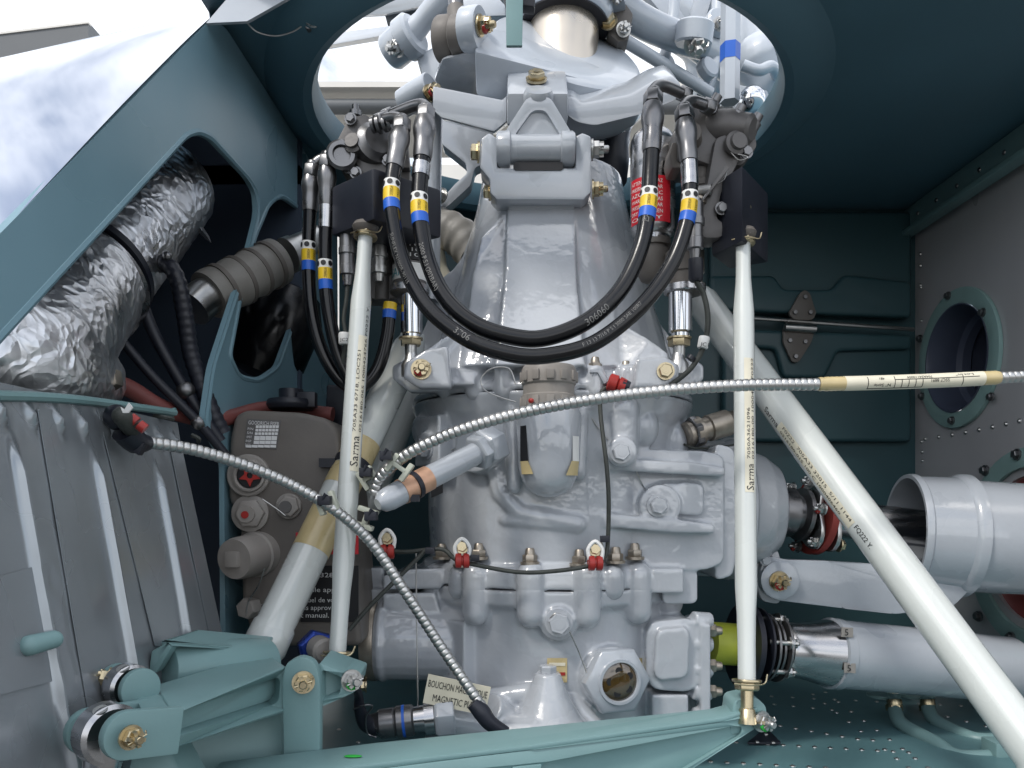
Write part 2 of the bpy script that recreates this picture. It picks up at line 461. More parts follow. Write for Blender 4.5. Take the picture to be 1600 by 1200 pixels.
def nut(pos, d, par, sc=1.0, seal=None, me=None, name='castle_nut', roll=0.3):
    o = inst(name, me or M_NUT, pos, d, par, sc, roll)
    if seal: inst('paint_seal', M_RED if seal == 'red' else M_GREEN, V(pos) + V((-.003, 0, -.005)) * sc, d, par, sc)
    return o
# ================================================================== the setting
ZC, ZF, YB, XL, XR = 0.755, -0.45, 2.0, -0.45, 1.05      # ceiling, deck, rear wall, left frame, right bulkhead
g = G().box((0, 60, -2.35), (700, 700, .1)); tag(part('ground', g, 'concrete'), None, None, kind='structure')
# deck with raised rivets
g = G().box(((XL + XR + .2) / 2, 1.42, ZF - .01), (XR - XL + .6, 1.3, .02))
deck = tag(part('deck_floor', g, 'teal_deck'), None, None, kind='structure')
g = G()
def rivet(g, p, n, r=.0045, h=.0022):
    g.lathe(p, n, [(-.001, r), (h * .5, r * .85), (h, r * .45), (h, 0)], 8)
rows = [[(1140, 1085), (1600, 1108)], [(1180, 1098), (1330, 1112)], [(1195, 1130), (1340, 1155)], [(1150, 1160), (1420, 1176)], [(1110, 1190), (1290, 1200)],
        [(1270, 1085), (1420, 1200)], [(1290, 1082), (1450, 1200)], [(1480, 1120), (1600, 1150)]]
for (a, b), k in zip(rows, (15, 6, 7, 12, 8, 9, 9, 5)):
    for i in range(k):
        t = i / (k - 1)
        rivet(g, PZ(a[0] + (b[0] - a[0]) * t, a[1] + (b[1] - a[1]) * t, ZF), Z, .005)
for px, py in [(560, 1110), (590, 1125), (640, 1150), (560, 1160), (530, 1140)]: rivet(g, PZ(px, py, ZF), Z, .005)
part('deck_rivets', g, 'steel', deck, kind='stuff')
# a small black triangular plate under the control rod
pl = part('triangular_plate', G().prism([PZ(1168, 1163, ZF + .003), PZ(1197, 1139, ZF + .003), PZ(1220, 1163, ZF + .003)], (0, 0, .004)), 'black')
tag(pl, 'small black triangular plate riveted to the teal deck', 'plate')
g = G()
for q in ((1183, 1159), (1197, 1147), (1208, 1160)): rivet(g, PZ(q[0], q[1], ZF + .008), Z, .004)
part('rivet', g, 'steel', pl, kind='stuff')
# rear wall with doors
rear = thing('rear_wall', None, None, (.3, YB, ZF), kind='structure')
g = G().box(((XL + XR) / 2, YB + .02, (ZC + ZF) / 2), (XR - XL, .04, ZC - ZF)); part('wall_panel', g, 'teal_rear_shade', rear)
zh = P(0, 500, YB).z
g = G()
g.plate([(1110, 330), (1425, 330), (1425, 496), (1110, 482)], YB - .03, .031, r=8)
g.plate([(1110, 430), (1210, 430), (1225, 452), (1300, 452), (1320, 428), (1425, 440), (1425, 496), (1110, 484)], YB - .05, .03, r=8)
part('upper_door_relief', g, 'teal_rear_shade', rear, bev=.012, seg=3)
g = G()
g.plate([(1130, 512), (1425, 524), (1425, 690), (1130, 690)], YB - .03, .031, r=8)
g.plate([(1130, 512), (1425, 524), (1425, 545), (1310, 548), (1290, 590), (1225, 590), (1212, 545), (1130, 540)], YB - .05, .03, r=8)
part('lower_door_relief', g, 'teal_rear_shade', rear, bev=.012, seg=3)
g = G().tube([P(1125, 493, YB - .055), P(1428, 515, YB - .055)], .0055, 8); part('hinge_rod', g, 'steel', rear)
h = thing('door_hinge', 'brown metal diamond hinge on the dark teal rear doors', 'hinge', P(1250, 510, YB - .06))
up = part('hinge_leaf', G().plate([(1258, 452), (1266, 458), (1276, 490), (1270, 500), (1242, 500), (1232, 490), (1250, 458)], YB - .065, .012, r=5), 'taupe', h, bev=.002)
lo = part('hinge_leaf', G().plate([(1224, 512), (1274, 515), (1268, 535), (1248, 566), (1238, 566), (1224, 535)], YB - .065, .012, r=5), 'taupe', h, bev=.002)
part('hinge_knuckle', G().cyl(P(1226, 511, YB - .07), P(1274, 514, YB - .07), .011), 'steel', h)
sm = mk('screw', lambda g: hexg(g, (0, 0, 0), Z, .006, .005), 'dark_steel')
for q in ((1258, 464), (1242, 488), (1266, 488), (1234, 532), (1258, 534), (1243, 557)): inst('screw', sm, P(*q, YB - .066), (0, -1, 0), h)

# ceiling cowl with the round mast opening
HX, HY, HR = 0.065, 1.5, 0.437
circ = [V((HX + HR * math.cos(i * math.pi / 48), HY + HR * math.sin(i * math.pi / 48), ZC)) for i in range(96)]
cowl = thing('ceiling_cowl', None, None, (HX, HY, ZC), kind='structure')
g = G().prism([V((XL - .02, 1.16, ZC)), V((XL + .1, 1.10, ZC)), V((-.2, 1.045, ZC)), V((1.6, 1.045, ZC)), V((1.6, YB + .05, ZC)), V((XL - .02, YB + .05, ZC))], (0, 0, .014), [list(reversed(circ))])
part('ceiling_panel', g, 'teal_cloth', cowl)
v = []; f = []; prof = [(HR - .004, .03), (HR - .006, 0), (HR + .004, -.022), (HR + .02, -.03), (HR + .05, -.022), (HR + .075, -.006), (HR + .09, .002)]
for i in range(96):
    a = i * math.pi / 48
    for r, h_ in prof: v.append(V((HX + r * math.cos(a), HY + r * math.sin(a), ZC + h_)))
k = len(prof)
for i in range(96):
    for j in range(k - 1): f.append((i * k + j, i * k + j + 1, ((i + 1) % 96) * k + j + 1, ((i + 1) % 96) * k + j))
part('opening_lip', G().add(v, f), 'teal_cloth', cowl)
# flange rail along the right-hand corner
rl = thing('corner_rail', 'teal riveted flange rail along the top of the grey bulkhead', 'rail', (XR - .02, 1.6, ZC - .05))
g = G()
def bar(g, a, b, sx, sz, cx=0, cz=0):      # a bar along y between two ys
    g.box((cx, (a + b) / 2, cz), (sx, abs(b - a), sz))
bar(g, .95, 2.0, .012, .075, XR - .022, ZC - .04)
part('web', g, 'teal', rl, bev=.002)
g = G(); bar(g, .95, 2.0, .03, .012, XR - .035, ZC - .072); part('lip', g, 'teal', rl, bev=.003)
g = G()
for i in range(12): rivet(g, (XR - .0281, 1.0 + i * .085, ZC - .035), (-1, 0, 0), .006, .003)
part('rivets', g, 'dark_steel', rl, kind='stuff')

# right bulkhead with two ports
bh = thing('bulkhead', None, None, (XR, 1.5, ZF), kind='structure')
c1 = PX(1499, 560, XR); c2 = PX(1612, 858, XR)
def ring(c, r, n=48): return [V((c.x, c.y + r * math.cos(i * 2 * math.pi / n), c.z + r * math.sin(i * 2 * math.pi / n))) for i in range(n)]
g = G().prism([V((XR, .95, ZF)), V((XR, YB, ZF)), V((XR, YB, ZC)), V((XR, .95, ZC))], (.008, 0, 0), [ring(c1, .127), ring(c2, .15)])
part('bulkhead_panel', g, 'bulkhead', bh)
g = G()
for px, py in [(1438, 415), (1438, 446), (1440, 690), (1441, 706)] + [(1446 + i * 21, 686 - i * 3.2 - (i * i) * .12) for i in range(8)]:
    rivet(g, PX(px, py, XR - .001), (-1, 0, 0), .0052, .004)
for i in range(7): rivet(g, PX(1437 + i * .8, 345 + i * 52 if i < 5 else 720 + (i - 5) * 60, XR - .001), (-1, 0, 0), .0045, .003)
part('rivets', g, 'steel', bh, kind='stuff')
sc_m = mk('port_screw', lambda g: (g.lathe((0, 0, -.001), Z, [(0, .010), (.004, .010), (.004, 0)], 14), hexg(g, (0, 0, .003), Z, .0075, .006)), 'dark_steel')
pr = thing('port_ring', 'teal bolted ring round the dark round port in the bulkhead', 'port ring', c1)
g = G().prism(ring(c1 + V((-.010, 0, 0)), .163), (.0095, 0, 0), [list(reversed(ring(c1 + V((-.010, 0, 0)), .126)))]); part('ring', g, 'teal_pale', pr, bev=.002)
g = G().lathe(c1, (1, 0, 0), [(-.012, .127), (-.012, .124), (.0, .120), (.06, .118), (.07, .108), (.09, .106), (.10, .117), (.17, .115), (.19, .105), (.22, .10), (.22, 0)], 48)
g.f = [q for q in g.f if len(q) <= 4]
part('rubber_bellows', g, 'bellows', pr)
for q in ((1482, 462), (1536, 488), (1438, 529), (1441, 619), (1488, 657), (1549, 620)): inst('screw', sc_m, PX(q[0], q[1], XR - .0105), (-1, 0, 0), pr)
pr = thing('shaft_port_ring', 'teal bolted ring with red panel where the grey tube meets the bulkhead', 'port ring', c2)
g = G().prism(ring(c2 + V((-.010, 0, 0)), .207), (.0095, 0, 0), [list(reversed(ring(c2 + V((-.010, 0, 0)), .166)))]); part('ring', g, 'teal_pale', pr, bev=.002)
part('red_panel', G().prism(ring(c2 + V((.02, 0, 0)), .17), (.005, 0, 0)), 'red_panel', pr)
for q in ((1540, 735), (1530, 963), (1581, 996), (1590, 710)): inst('screw', sc_m, PX(q[0], q[1], XR - .0105), (-1, 0, 0), pr, 1.2)

# left frame: a pierced web standing edge-on to the camera
fr = thing('left_frame', None, None, (XL, 1.2, ZF), kind='structure')
outl = [(-160, 527), (0, 365), (330, 30), (352, 42), (490, 258), (527, 315), (530, 1000), (352, 1000), (350, 720), (318, 660), (330, 575), (385, 405), (402, 335), (400, 302), (388, 280), (325, 212), (306, 204), (288, 210), (0, 520), (-160, 692)]
hole2 = rnd([(437, 304), (468, 326), (486, 380), (470, 470), (432, 575), (402, 596), (372, 590), (356, 556), (372, 470), (396, 370), (418, 318)], 10)
lip = lambda L: [PX(p[0], p[1], XL) for p in L]
part('frame_web', G().prism(lip(rnd(outl, 14, 4)), (-.008, 0, 0), [lip(hole2)]), 'teal_sky_sheen', fr)
def edge_tube(L, r): return G().tube([PX(p[0], p[1], XL - .004) for p in L], r, 8)
part('opening_edge', edge_tube(rnd(outl, 14, 4)[46:], .006), 'teal_sky_sheen', fr)
e2 = hole2 + [hole2[0]]
part('opening_edge', edge_tube(e2, .006), 'teal_sky_sheen', fr)
# dark bay behind the frame
bay = thing('duct_bay', None, None, (-.9, 1.2, ZF), kind='structure')
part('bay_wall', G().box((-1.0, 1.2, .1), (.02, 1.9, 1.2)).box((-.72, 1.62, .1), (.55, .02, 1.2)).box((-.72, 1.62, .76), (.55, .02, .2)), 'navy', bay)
# polished cabin cowl outside the frame
prof = [(.30, -.22), (.45, .0), (.675, .233), (.92, .49), (1.15, .722), (1.24, .79), (1.36, .83), (1.6, .86), (1.9, .86)]
pp = spl([V((0, y, z)) for y, z in prof], 8)
v = []; f = []; nx = 26
for i in range(nx):
    x = XL - .0005 - i * .09; t = -(x - XL)
    for p in pp:
        q = min(t, 1.6)
        v.append(V((x, p.y + .02 * q, p.z - .198 * q - .02 * q * q)))
k = len(pp)
for i in range(nx - 1):
    for j in range(k - 1): f.append((i * k + j, i * k + j + 1, (i + 1) * k + j + 1, (i + 1) * k + j))
cb = part('polished_cowl', G().add(v, f), 'polished')
tag(cb, 'polished outer cowl reflecting the cloudy sky beside the teal frame', 'cowl')
# bright lip of skin at the corner of the opening, with a lanyard and latch
lp = part('skin_lip', G().plate([(322, 36), (358, -6), (455, -6), (386, 33)], 1.13, .006), 'rotor_grey')
tag(lp, 'bright grey corner of outer skin above the teal frame', 'skin panel')
ly = thing('lanyard', 'thin wire lanyard with small latch hanging at the ceiling corner', 'lanyard', P(490, 25, 1.2))
part('wire', G().tube([P(384, 34, 1.15), P(402, 50, 1.16), P(430, 56, 1.18), P(456, 50, 1.2), P(476, 38, 1.2)], .0013, 6, k=6), 'steel', ly)
part('latch', G().plate([(474, 36), (486, 28), (496, 33), (488, 45), (478, 45)], 1.195, .02), 'dark_steel', ly, bev=.003)
part('ring', G().tube([P(490 + 12 * math.cos(a), 30 + 12 * math.sin(a), 1.19) for a in [i * .5 for i in range(13)]], .002, 6), 'steel', ly)
# far buildings beyond the mast opening and beyond the cowl
hg = thing('hangar', 'pale hangar wall with dark gutter beyond the rotor mast', 'building', (-3, 14, -2.3))
g = G().box((-1.0, 16, 1.9), (14, 4, 8.4)); part('wall', g, 'cladding', hg)
for i in range(14): part('wall_seam', G().box((-7.5 + i * 1.0, 13.99, 1.9), (.03, .03, 8.3)), 'roofing', hg)
part('gutter', G().cyl((-8, 13.8, 7.05), (6, 13.8, 7.05), .13, n=16), 'roofing', hg)
part('roof', G().prism([V((-8.2, 13.6, 7.3)), V((-8.2, 18, 8.0)), V((-8.2, 18, 8.1)), V((-8.2, 13.6, 7.4))], (14.4, 0, 0)), 'cladding', hg)
rb = thing('far_roof', 'dark pointed roof showing above the polished cowl', 'roof', P(20, 80, 14))
part('roof_slope', G().prism([P(-120, 66, 14), P(138, 34, 14), P(138, 60, 14), P(138, 160, 14), P(-120, 160, 14)], (0, 5, 0)), 'roofing', rb)
part('roof_edge', G().prism([P(-120, 64, 13.98), P(138, 33, 13.98), P(138, 36, 13.98), P(-120, 68, 13.98)], (0, .1, 0)), 'cladding', rb)
# ================================================================== main gearbox
gb = thing('main_gearbox', 'light grey cast main gearbox in the middle of the bay', 'gearbox', (AX, AY, ZF + .05))
def zc(py, Y): return (HOR - py) / FOC * Y
O = V((AX, AY, 0))
ZS = zc(924, AY - .25); ZU = zc(607, AY - .26)
def lug(g, px, py0, py1, rad, r, out=0.0, r2=None):
    p, n = CY(px, (py0 + py1) / 2, rad, out)
    Yp = CY(px, py0, rad)[0].y
    a = V((p.x, p.y, zc(py0, Yp))); b = V((p.x, p.y, zc(py1, Yp)))
    g.cap(a, b, r, r2, 16)
# --- lower case
LUG = [(682, 966), (744, 974), (829, 976), (917, 978), (997, 972), (1046, 960)]
g = G()
g.lathe(O, Z, [(-.46, 0), (-.46, .20), (-.40, .222), (-.34, .230), (ZS - .036, .232), (ZS - .030, .240), (ZS - .025, .2465), (ZS - .001, .2475), (ZS - .001, 0)], 96)
for px, b in LUG: lug(g, px, 920, b - 18, .241, .0232)
lug(g, 640, 926, 950, .242, .018)
g.plate([(598, 928), (680, 926), (690, 962), (640, 962), (610, 952), (598, 948)], 1.30, .12)
# drive pad on the right, with a wavy flange
c = P(1052, 1025, 1.27)
g.plate([(1018, 972), (1078, 966), (1092, 980), (1092, 1066), (1078, 1082), (1022, 1078), (1010, 1060), (1010, 990)], 1.25, .12, r=18); g.plate([(1026, 984), (1072, 980), (1078, 990), (1076, 1060), (1030, 1064), (1022, 1052)], 1.236, .05, r=14); g.box(P(1040, 1100, 1.29), (.06, .08, .05))
for py in (968, 1005, 1045, 1080, 1118): g.cyl(P(1082, py, 1.26), P(1110, py + 2, 1.27), .014)
g.box(P(1090, 1045, 1.30), (.016, .11, .17))
# pump housing on the left
g.cyl(P(590, 1000, 1.34), P(750, 1004, 1.34), .068); g.cyl(P(597, 1000, 1.34), P(604, 1000, 1.34), .072)
g.box(P(610, 940, 1.36), (.06, .06, .05)); g.box(P(590, 925, 1.37), (.03, .05, .09))
# raised plaque with cast letters
p0, n0 = CY(712, 1030, .236)
rt = M.Rotation(math.atan2(n0.x, -n0.y), 3, 'Z')
g.box(p0 + n0 * -.006, (.082, .045, .135), rt)
# conical foot boss and its shoulder
q = CY(855, 1100, .23)[0]
g.lathe(V((q.x, q.y - .022, zc(1155, q.y))), Z, [(0, .092), (.02, .078), (.045, .052), (.075, .034), (.10, .024), (.112, .02), (.112, 0)], 32)
g.cap(P(760, 1092, 1.235), P(830, 1082, 1.22), .016); g.cap(P(700, 1150, 1.2), P(840, 1150, 1.18), .035)
g.cap(P(890, 1090, 1.24), P(935, 1140, 1.22), .014)
# boss for the magnetic plug and for the sight glass
g.cyl(P(688, 1122, 1.15), P(820, 1150, 1.24), .026, .036); g.cyl(P(760, 1110, 1.19), P(820, 1150, 1.24), .03)
n = V((.32, -1, .02)).normalized()
sg = CY(950, 1057, .232)[0]
g.cyl(sg + n * -.03, sg + n * .018, .050)
pb = CY(872, 970, .236)[0]
g.cyl(pb + V((0, .02, 0)), pb + V((0, -.010, 0)), .031); g.cyl(pb + V((0, .02, 0)), pb + V((0, -.016, 0)), .024)
part('lower_case', g.cast('lower_case', .0028, 5), 'grey_paint', gb)
# seam (black gasket line with cracked paint)
v = []; f = []
for i in range(121):
    a = math.pi + i * math.pi / 120
    rr = .2480 + .0010 * noise.noise((i * .35, 0, 0)); zz = ZS + .0012 * noise.noise((i * .2, 5, 0))
    for dz in (-.0008, .0008): v.append(V((AX + rr * math.cos(a), AY + rr * math.sin(a), zz + dz)))
for i in range(120): f.append((2 * i, 2 * i + 2, 2 * i + 3, 2 * i + 1))
# --- middle case
g = G()
g.lathe(O, Z, [(ZS + .001, 0), (ZS + .001, .2475), (ZS + .026, .246), (ZS + .036, .240), (ZS + .040, .229), (-.05, .233), (.04, .234), (.10, .241), (ZU - .045, .246), (ZU - .03, .254), (ZU - .006, .262), (ZU - .001, .262), (ZU - .001, 0)], 96)
for px, b in LUG: lug(g, px, 899, 920, .241, .0232)
for px in (718, 957): lug(g, px, 900, 920, .239, .019)
lug(g, 640, 900, 920, .242, .018)
g.plate([(1036, 884), (1082, 886), (1090, 894), (1090, 940), (1082, 944), (1036, 944)], 1.265, .09, r=8); g.box(P(1040, 905, 1.27), (.05, .05, .04))
g.plate([(598, 900), (640, 890), (690, 888), (690, 920), (598, 922)], 1.30, .12)
# output nose to the right
nz0 = P(1130, 795, 1.40)
g.lathe(V((AX, 1.44, nz0.z)), (1, 0, 0), [(0, .12), (.20, .124), (.31, .128), (.325, .134), (.345, .134), (.352, .114), (.39, .100), (.415, .082), (.425, .06), (.432, 0)], 64)
g.prism([P(p[0], p[1], 1.262) for p in rnd([(905, 700), (1100, 704), (1132, 712), (1132, 880), (1100, 892), (905, 880)], 14)], (0, .2, 0))
g.prism([P(p[0], p[1], 1.275) for p in rnd([(1118, 692), (1148, 700), (1152, 760), (1152, 860), (1146, 900), (1118, 908)], 10)], (0, .2, 0))
g.prism([P(p[0], p[1], 1.236) for p in rnd([(932, 716), (1080, 722), (1134, 730), (1134, 745), (1080, 742), (945, 734), (930, 760), (922, 800), (1060, 812), (1118, 820), (1118, 834), (1050, 832), (900, 820), (905, 770)], 6)], (0, .06, 0))
g.prism([P(p[0], p[1], 1.247) for p in rnd([(1060, 752), (1100, 756), (1100, 806), (1060, 804)], 10)], (0, .06, 0))
def seg(px0, py0, px1, py1, rad, r, n=6, out=0):
    for i in range(n):
        a = CY(px0 + (px1 - px0) * i / n, py0 + (py1 - py0) * i / n, rad, out)[0]; b = CY(px0 + (px1 - px0) * (i + 1) / n, py0 + (py1 - py0) * (i + 1) / n, rad, out)[0]
        g.cap(a, b, r, None, 10)
seg(790, 812, 905, 822, .228, .012)
for q in ((1028, 790), (970, 707)):
    p = P(q[0], q[1], 1.262 if q[0] > 1000 else 1.232); g.cyl(p + V((0, .05, 0)), p + V((0, -.022, 0)), .034 if q[0] > 1000 else .024)
    if q[0] > 1000: g.box(p + V((.022, .012, .022)), (.03, .05, .03))
g.cap(CY(970, 640, .24)[0], CY(970, 700, .236)[0], .03)
for q, r in (((1008, 668), .026), ((1055, 690), .028), ((1090, 720), .022), ((1060, 660), .02)):
    p, n = CY(q[0], q[1], .24); g.sph(p - n * .004, r, (1, 1, 1.3))
# left bosses
p, n = CY(690, 690, .238); g.box(p, (.085, .06, .085), M.Rotation(math.atan2(n.x, -n.y), 3, 'Z')); g.cyl(p, p + n * .038 + V((.01, 0, -.012)), .028)
p, n = CY(668, 672, .245); g.sph(p, .028, (1, 1, 1.2))
p, n = CY(752, 702, .236); g.cyl(p - n * .03, p + n * .02, .040)
# moulded collar that carries the filter bowl
p, n = CY(856, 700, .232)
g.cap(V((p.x, p.y + .012, zc(655, p.y))), V((p.x, p.y + .012, zc(730, p.y))), .052, .046, 32)
seg(800, 640, 803, 760, .246, .012, 4); seg(908, 640, 905, 740, .246, .012, 4)
seg(772, 725, 785, 770, .222, .020, 3); seg(785, 770, 815, 802, .222, .020, 3); seg(815, 802, 900, 818, .222, .020, 4)
part('middle_case', g.cast('middle_case', .0028, 5), 'grey_paint', gb)
# --- upper case: fluted trumpet with a flat spine
g = G()
zt = zc(300, 1.32)
g.lathe(O, Z, [(ZU + .001, 0), (ZU + .001, .262), (ZU + .010, .262), (ZU + .020, .250), (.22, .236), (.268, .220), (.34, .198), (.40, .180), (.45, .166), (.50, .153), (.555, .140), (.60, .132), (.60, 0)], 48, math.pi / 48)
g.plate([(745, 330), (737, 358), (722, 401), (708, 420), (690, 434), (672, 490), (648, 545), (640, 600), (780, 600), (780, 330)], 1.43, .06)
g.plate([(960, 330), (984, 380), (991, 421), (1003, 455), (1028, 500), (1062, 545), (1075, 600), (930, 600), (930, 330)], 1.43, .06)
for px in (700, 743, 788, 838, 884, 930, 978, 1020): lug(g, px, 585, 612, .252, .017)
# spine
T0, B0 = 1.312, 1.195
g.prism([P(793, 318, T0), P(897, 318, T0), P(902, 440, 1.255), P(915, 572, B0), P(772, 572, B0), P(788, 440, 1.255)], (0, .08, 0))
g.prism([P(752, 370, 1.345), P(790, 340, 1.330), P(788, 450, 1.275), P(772, 572, 1.212), P(722, 572, 1.228), P(738, 430, 1.30)], (0, .09, 0))
g.prism([P(900, 340, 1.330), P(942, 370, 1.345), P(956, 430, 1.30), P(968, 572, 1.228), P(915, 572, 1.212), P(902, 450, 1.275)], (0, .09, 0))
# shoulders running out to the ears
for sx, e in ((-1, (668, 1.24)), (1, (1035, 1.24))):
    g.prism([P(e[0] + sx * -20, 530, 1.235), P(e[0] + sx * 10, 552, 1.225), P(e[0] + sx * 10, 602, 1.225), P(e[0] - sx * 75, 602, 1.22), P(e[0] - sx * 70, 500, 1.27)], (0, .10, 0))
# clevis ears of the servo mounts
g.plate([(632, 566), (664, 546), (700, 540), (706, 606), (655, 606), (630, 590)], 1.195, .026)
g.plate([(612, 572), (640, 556), (690, 556), (690, 612), (640, 612), (612, 592)], 1.262, .03)
g.plate([(995, 560), (1040, 556), (1062, 570), (1062, 590), (1045, 606), (990, 606)], 1.195, .026)
g.plate([(1050, 560), (1085, 558), (1100, 572), (1100, 592), (1085, 606), (1020, 606)], 1.262, .03)
part('upper_case', g.cast('upper_case', .003, 9), 'grey_paint', gb)
# seams
part('gasket', G().add(v, f), 'gasket', gb)
# scissor carrier fork on top
g = G()
g.plate([(752, 215), (764, 206), (777, 215), (777, 262), (899, 262), (899, 212), (910, 206), (924, 212), (924, 300), (912, 312), (776, 312), (765, 300), (765, 280), (750, 262)], 1.275, .055)
fork = part('scissor_fork', g, 'grey_smooth', gb, bev=.005)
part('fork_neck', G().prism([P(792, 310, 1.295), P(900, 310, 1.295), P(896, 345, 1.318), P(796, 345, 1.318)], (0, .09, 0)), 'grey_smooth', gb, bev=.006)
nut(P(925, 234, 1.30), (1, -.1, 0), gb, 1.1, me=M_NUTS); nut(P(926, 296, 1.30), (1, -.1, 0), gb, 1.0, me=M_NUT)
inst('hex_bolt', M_BOLT, P(748, 238, 1.30), (-1, -.1, 0), gb, 1.2); inst('hex_bolt', M_BOLT, P(766, 300, 1.30), (-1, -.1, 0), gb)
# studs round the flanges
for px, py in ((690, 868), (722, 880), (748, 868), (828, 876), (905, 878), (935, 866), (962, 874), (992, 868), (1043, 866)):
    p, n = CY(px, py, .240); inst('stud_nut', M_STUD, p + V((0, 0, -.004)), Z, gb, 1.15, random.random() * 3)
for px, py in ((700, 580), (743, 572), (788, 578), (838, 574), (884, 574), (930, 570), (978, 576)):
    p, n = CY(px, py + 6, .252); inst('stud_nut', M_STUD, p + V((0, 0, -.004)), Z, gb, 1.05, random.random() * 3)
for py in (985, 1040, 1080, 1120):
    inst('stud_nut', M_STUD, P(1106, py, 1.265), (1, -.15, 0), gb, 1.1)
# ear bolts
nut(P(658, 577, 1.192), (.15, -1, 0), gb, 1.0, 'red'); inst('hex_bolt', M_BOLT, P(1040, 580, 1.192), (-.1, -1, 0), gb, .95)
# plugs
for q, s_ in (((1028, 790), 1.25), ((970, 707), 1.2)):
    p = P(q[0], q[1], 1.238 if q[0] > 1000 else 1.208); inst('hex_plug', M_BOLTG, p, (0, -1, 0), gb, s_)
inst('hex_plug', M_BOLTG, pb + V((0, -.017, 0)), (0, -1, 0), gb, 1.5)
q = CY(855, 1100, .23)[0]; inst('hex_plug', M_BOLTG, V((q.x, q.y - .022, zc(1155, q.y) + .110)), Z, gb, 1.2)
p, n = CY(690, 690, .238); inst('hex_plug', M_BOLTG, p + n * .038 + V((.01, 0, -.012)), n, gb, 1.4)
# sight glass
n = V((.32, -1, .02)).normalized(); s0 = sg + n * .018
hx = part('sight_glass_nut', hexg(G(), s0, n, .056, .024, .3), 'grey_smooth', gb, bev=.002)
part('bezel', G().lathe(s0, n, [(.02, .037), (.028, .0355), (.028, .031), (.0245, .0295), (.0245, 0)], 40), 'grey_smooth', hx)
part('glass', G().lathe(s0, n, [(.0246, .030), (.0275, .024), (.0288, .014), (.029, 0)], 40), 'amber', hx)
gg = G()
e1 = n.orthogonal().normalized(); e2 = n.cross(e1)
for a in (0.5, 1.7, 2.9, 4.1, 5.4): gg.lathe(s0 + n * .0272 + (e1 * math.cos(a) + e2 * math.sin(a)) * .018, n, [(0, .006), (.0012, .006), (.0012, 0)], 12)
part('float_hole', gg, 'ink', hx)
# filter bowl and cap
p, n = CY(856, 700, .232); fb = V((p.x, p.y - .036, 0)); Yf = fb.y
zb = zc(778, Yf); zt_ = zc(640, Yf)
part('filter_bowl', G().lathe(fb + V((0, 0, zb)), Z, [(0, 0), (.002, .012), (.008, .026), (.018, .037), (.034, .044), (.05, .0475), (zt_ - zb - .01, .051), (zt_ - zb, .047), (zt_ - zb, 0)], 48), 'grey_paint', gb)
for a0, a1, b0, b1, z0, z1, m_ in ((-1.1, -.80, -1.1, -.72, 668, 722, 'ink'), (-1.1, -.72, -1.05, -.55, 722, 742, 'tan_tape'), (.74, 1.1, .74, 1.1, 684, 722, 'white'), (.70, 1.1, .5, 1.05, 722, 744, 'tan_tape')):
    vv = []
    for i in range(7):
        for pz, c0, c1 in ((z0, a0, a1), (z1, b0, b1)):
            a = c0 + (c1 - c0) * i / 6; rr_ = .0503 if pz < 735 else .0490; vv.append(fb + V((math.sin(a) * rr_, -math.cos(a) * rr_, zc(pz, Yf))))
    part('bowl_sticker', G().add(vv, [(2 * i, 2 * i + 1, 2 * i + 3, 2 * i + 2) for i in range(6)]), m_, gb)
cap_o = fb + V((0, .004, zt_ - .002)); hcap = zc(570, Yf) - zt_
fc = part('filter_cap', G().lathe(cap_o, Z, [(0, .041), (.004, .043), (hcap * .33, .043), (hcap * .36, .040), (hcap * .56, .040), (hcap * .6, .0425), (hcap * .92, .0425), (hcap, .039), (hcap, 0)], 40), 'cap_grey', gb)
for k in range(12):
    a = k * math.pi / 6
    for hz in (.75, .18): part('cap_lug', G().box(cap_o + V((math.cos(a) * .0425, math.sin(a) * .0425, hcap * hz)), (.006, .012, hcap * .22), M.Rotation(a, 3, 'Z')), 'cap_grey', fc, bev=.0015)
inst('red_dot', M_RED, cap_o + V((-.026, -.036, hcap * .16)), (-.5, -1, 0), fc, .5)
# filler pipe stub with copper tape
fp0, fp1 = P(760, 700, 1.18), P(590, 788, 1.06)
d = (fp1 - fp0).normalized()
L = (fp1 - fp0).length
fpn = part('pipe_nut', hexg(hexg(G(), fp0 - d * .02, d, .033, .03), fp0 + d * .008, d, .028, .016, .4), 'grey_smooth', gb, bev=.002)
fp = part('filler_pipe', G().lathe(fp0, d, [(0, .0175), (L - .02, .0175), (L - .008, .015), (L, .008), (L, 0)], 24), 'grey_smooth', gb)
part('copper_tape', G().lathe(fp0, d, [(L * .56, .0176), (L * .56, .0185), (L * .80, .0185), (L * .80, .0176)], 24), 'copper', fp)
part('cable_tie', G().lathe(fp0, d, [(L * .665, .018), (L * .665, .0205), (L * .70, .0205), (L * .70, .018)], 24).box(fp0 + d * L * .69 + V((.004, -.016, -.018)), (.012, .012, .01)), 'black', fp)
# placard for the magnetic plug, painted level marks, cast letters
def wrap(g, a, b, rad, nseg=8, off=.0012):       # curved sticker between picture corners a (top left) and b (bottom right)
    vv = []
    for i in range(nseg + 1):
        px = a[0] + (b[0] - a[0]) * i / nseg
        tl = a[1] + (a[2] - a[1]) * i / nseg; bl = b[1] + (b[2] - b[1]) * i / nseg
        vv += [CY(px, tl, rad, off)[0], CY(px, bl, rad, off)[0]]
    g.add(vv, [(2 * i, 2 * i + 1, 2 * i + 3, 2 * i + 2) for i in range(nseg)])
def onsurf(g, s, x0, y0, x1, y1, hpx, rad, off=.0018, vert=None):      # lettering from picture point to picture point on the case
    vv, ff, W = text_geo(s); o = []
    for p in vv:
        t = p.x / W; o.append(CY(x0 + (x1 - x0) * t, y0 + (y1 - y0) * t - p.y / .69 * hpx, rad, off)[0])
    g.add(o, ff)
ux = rt @ V((1, 0, 0))
g = G()
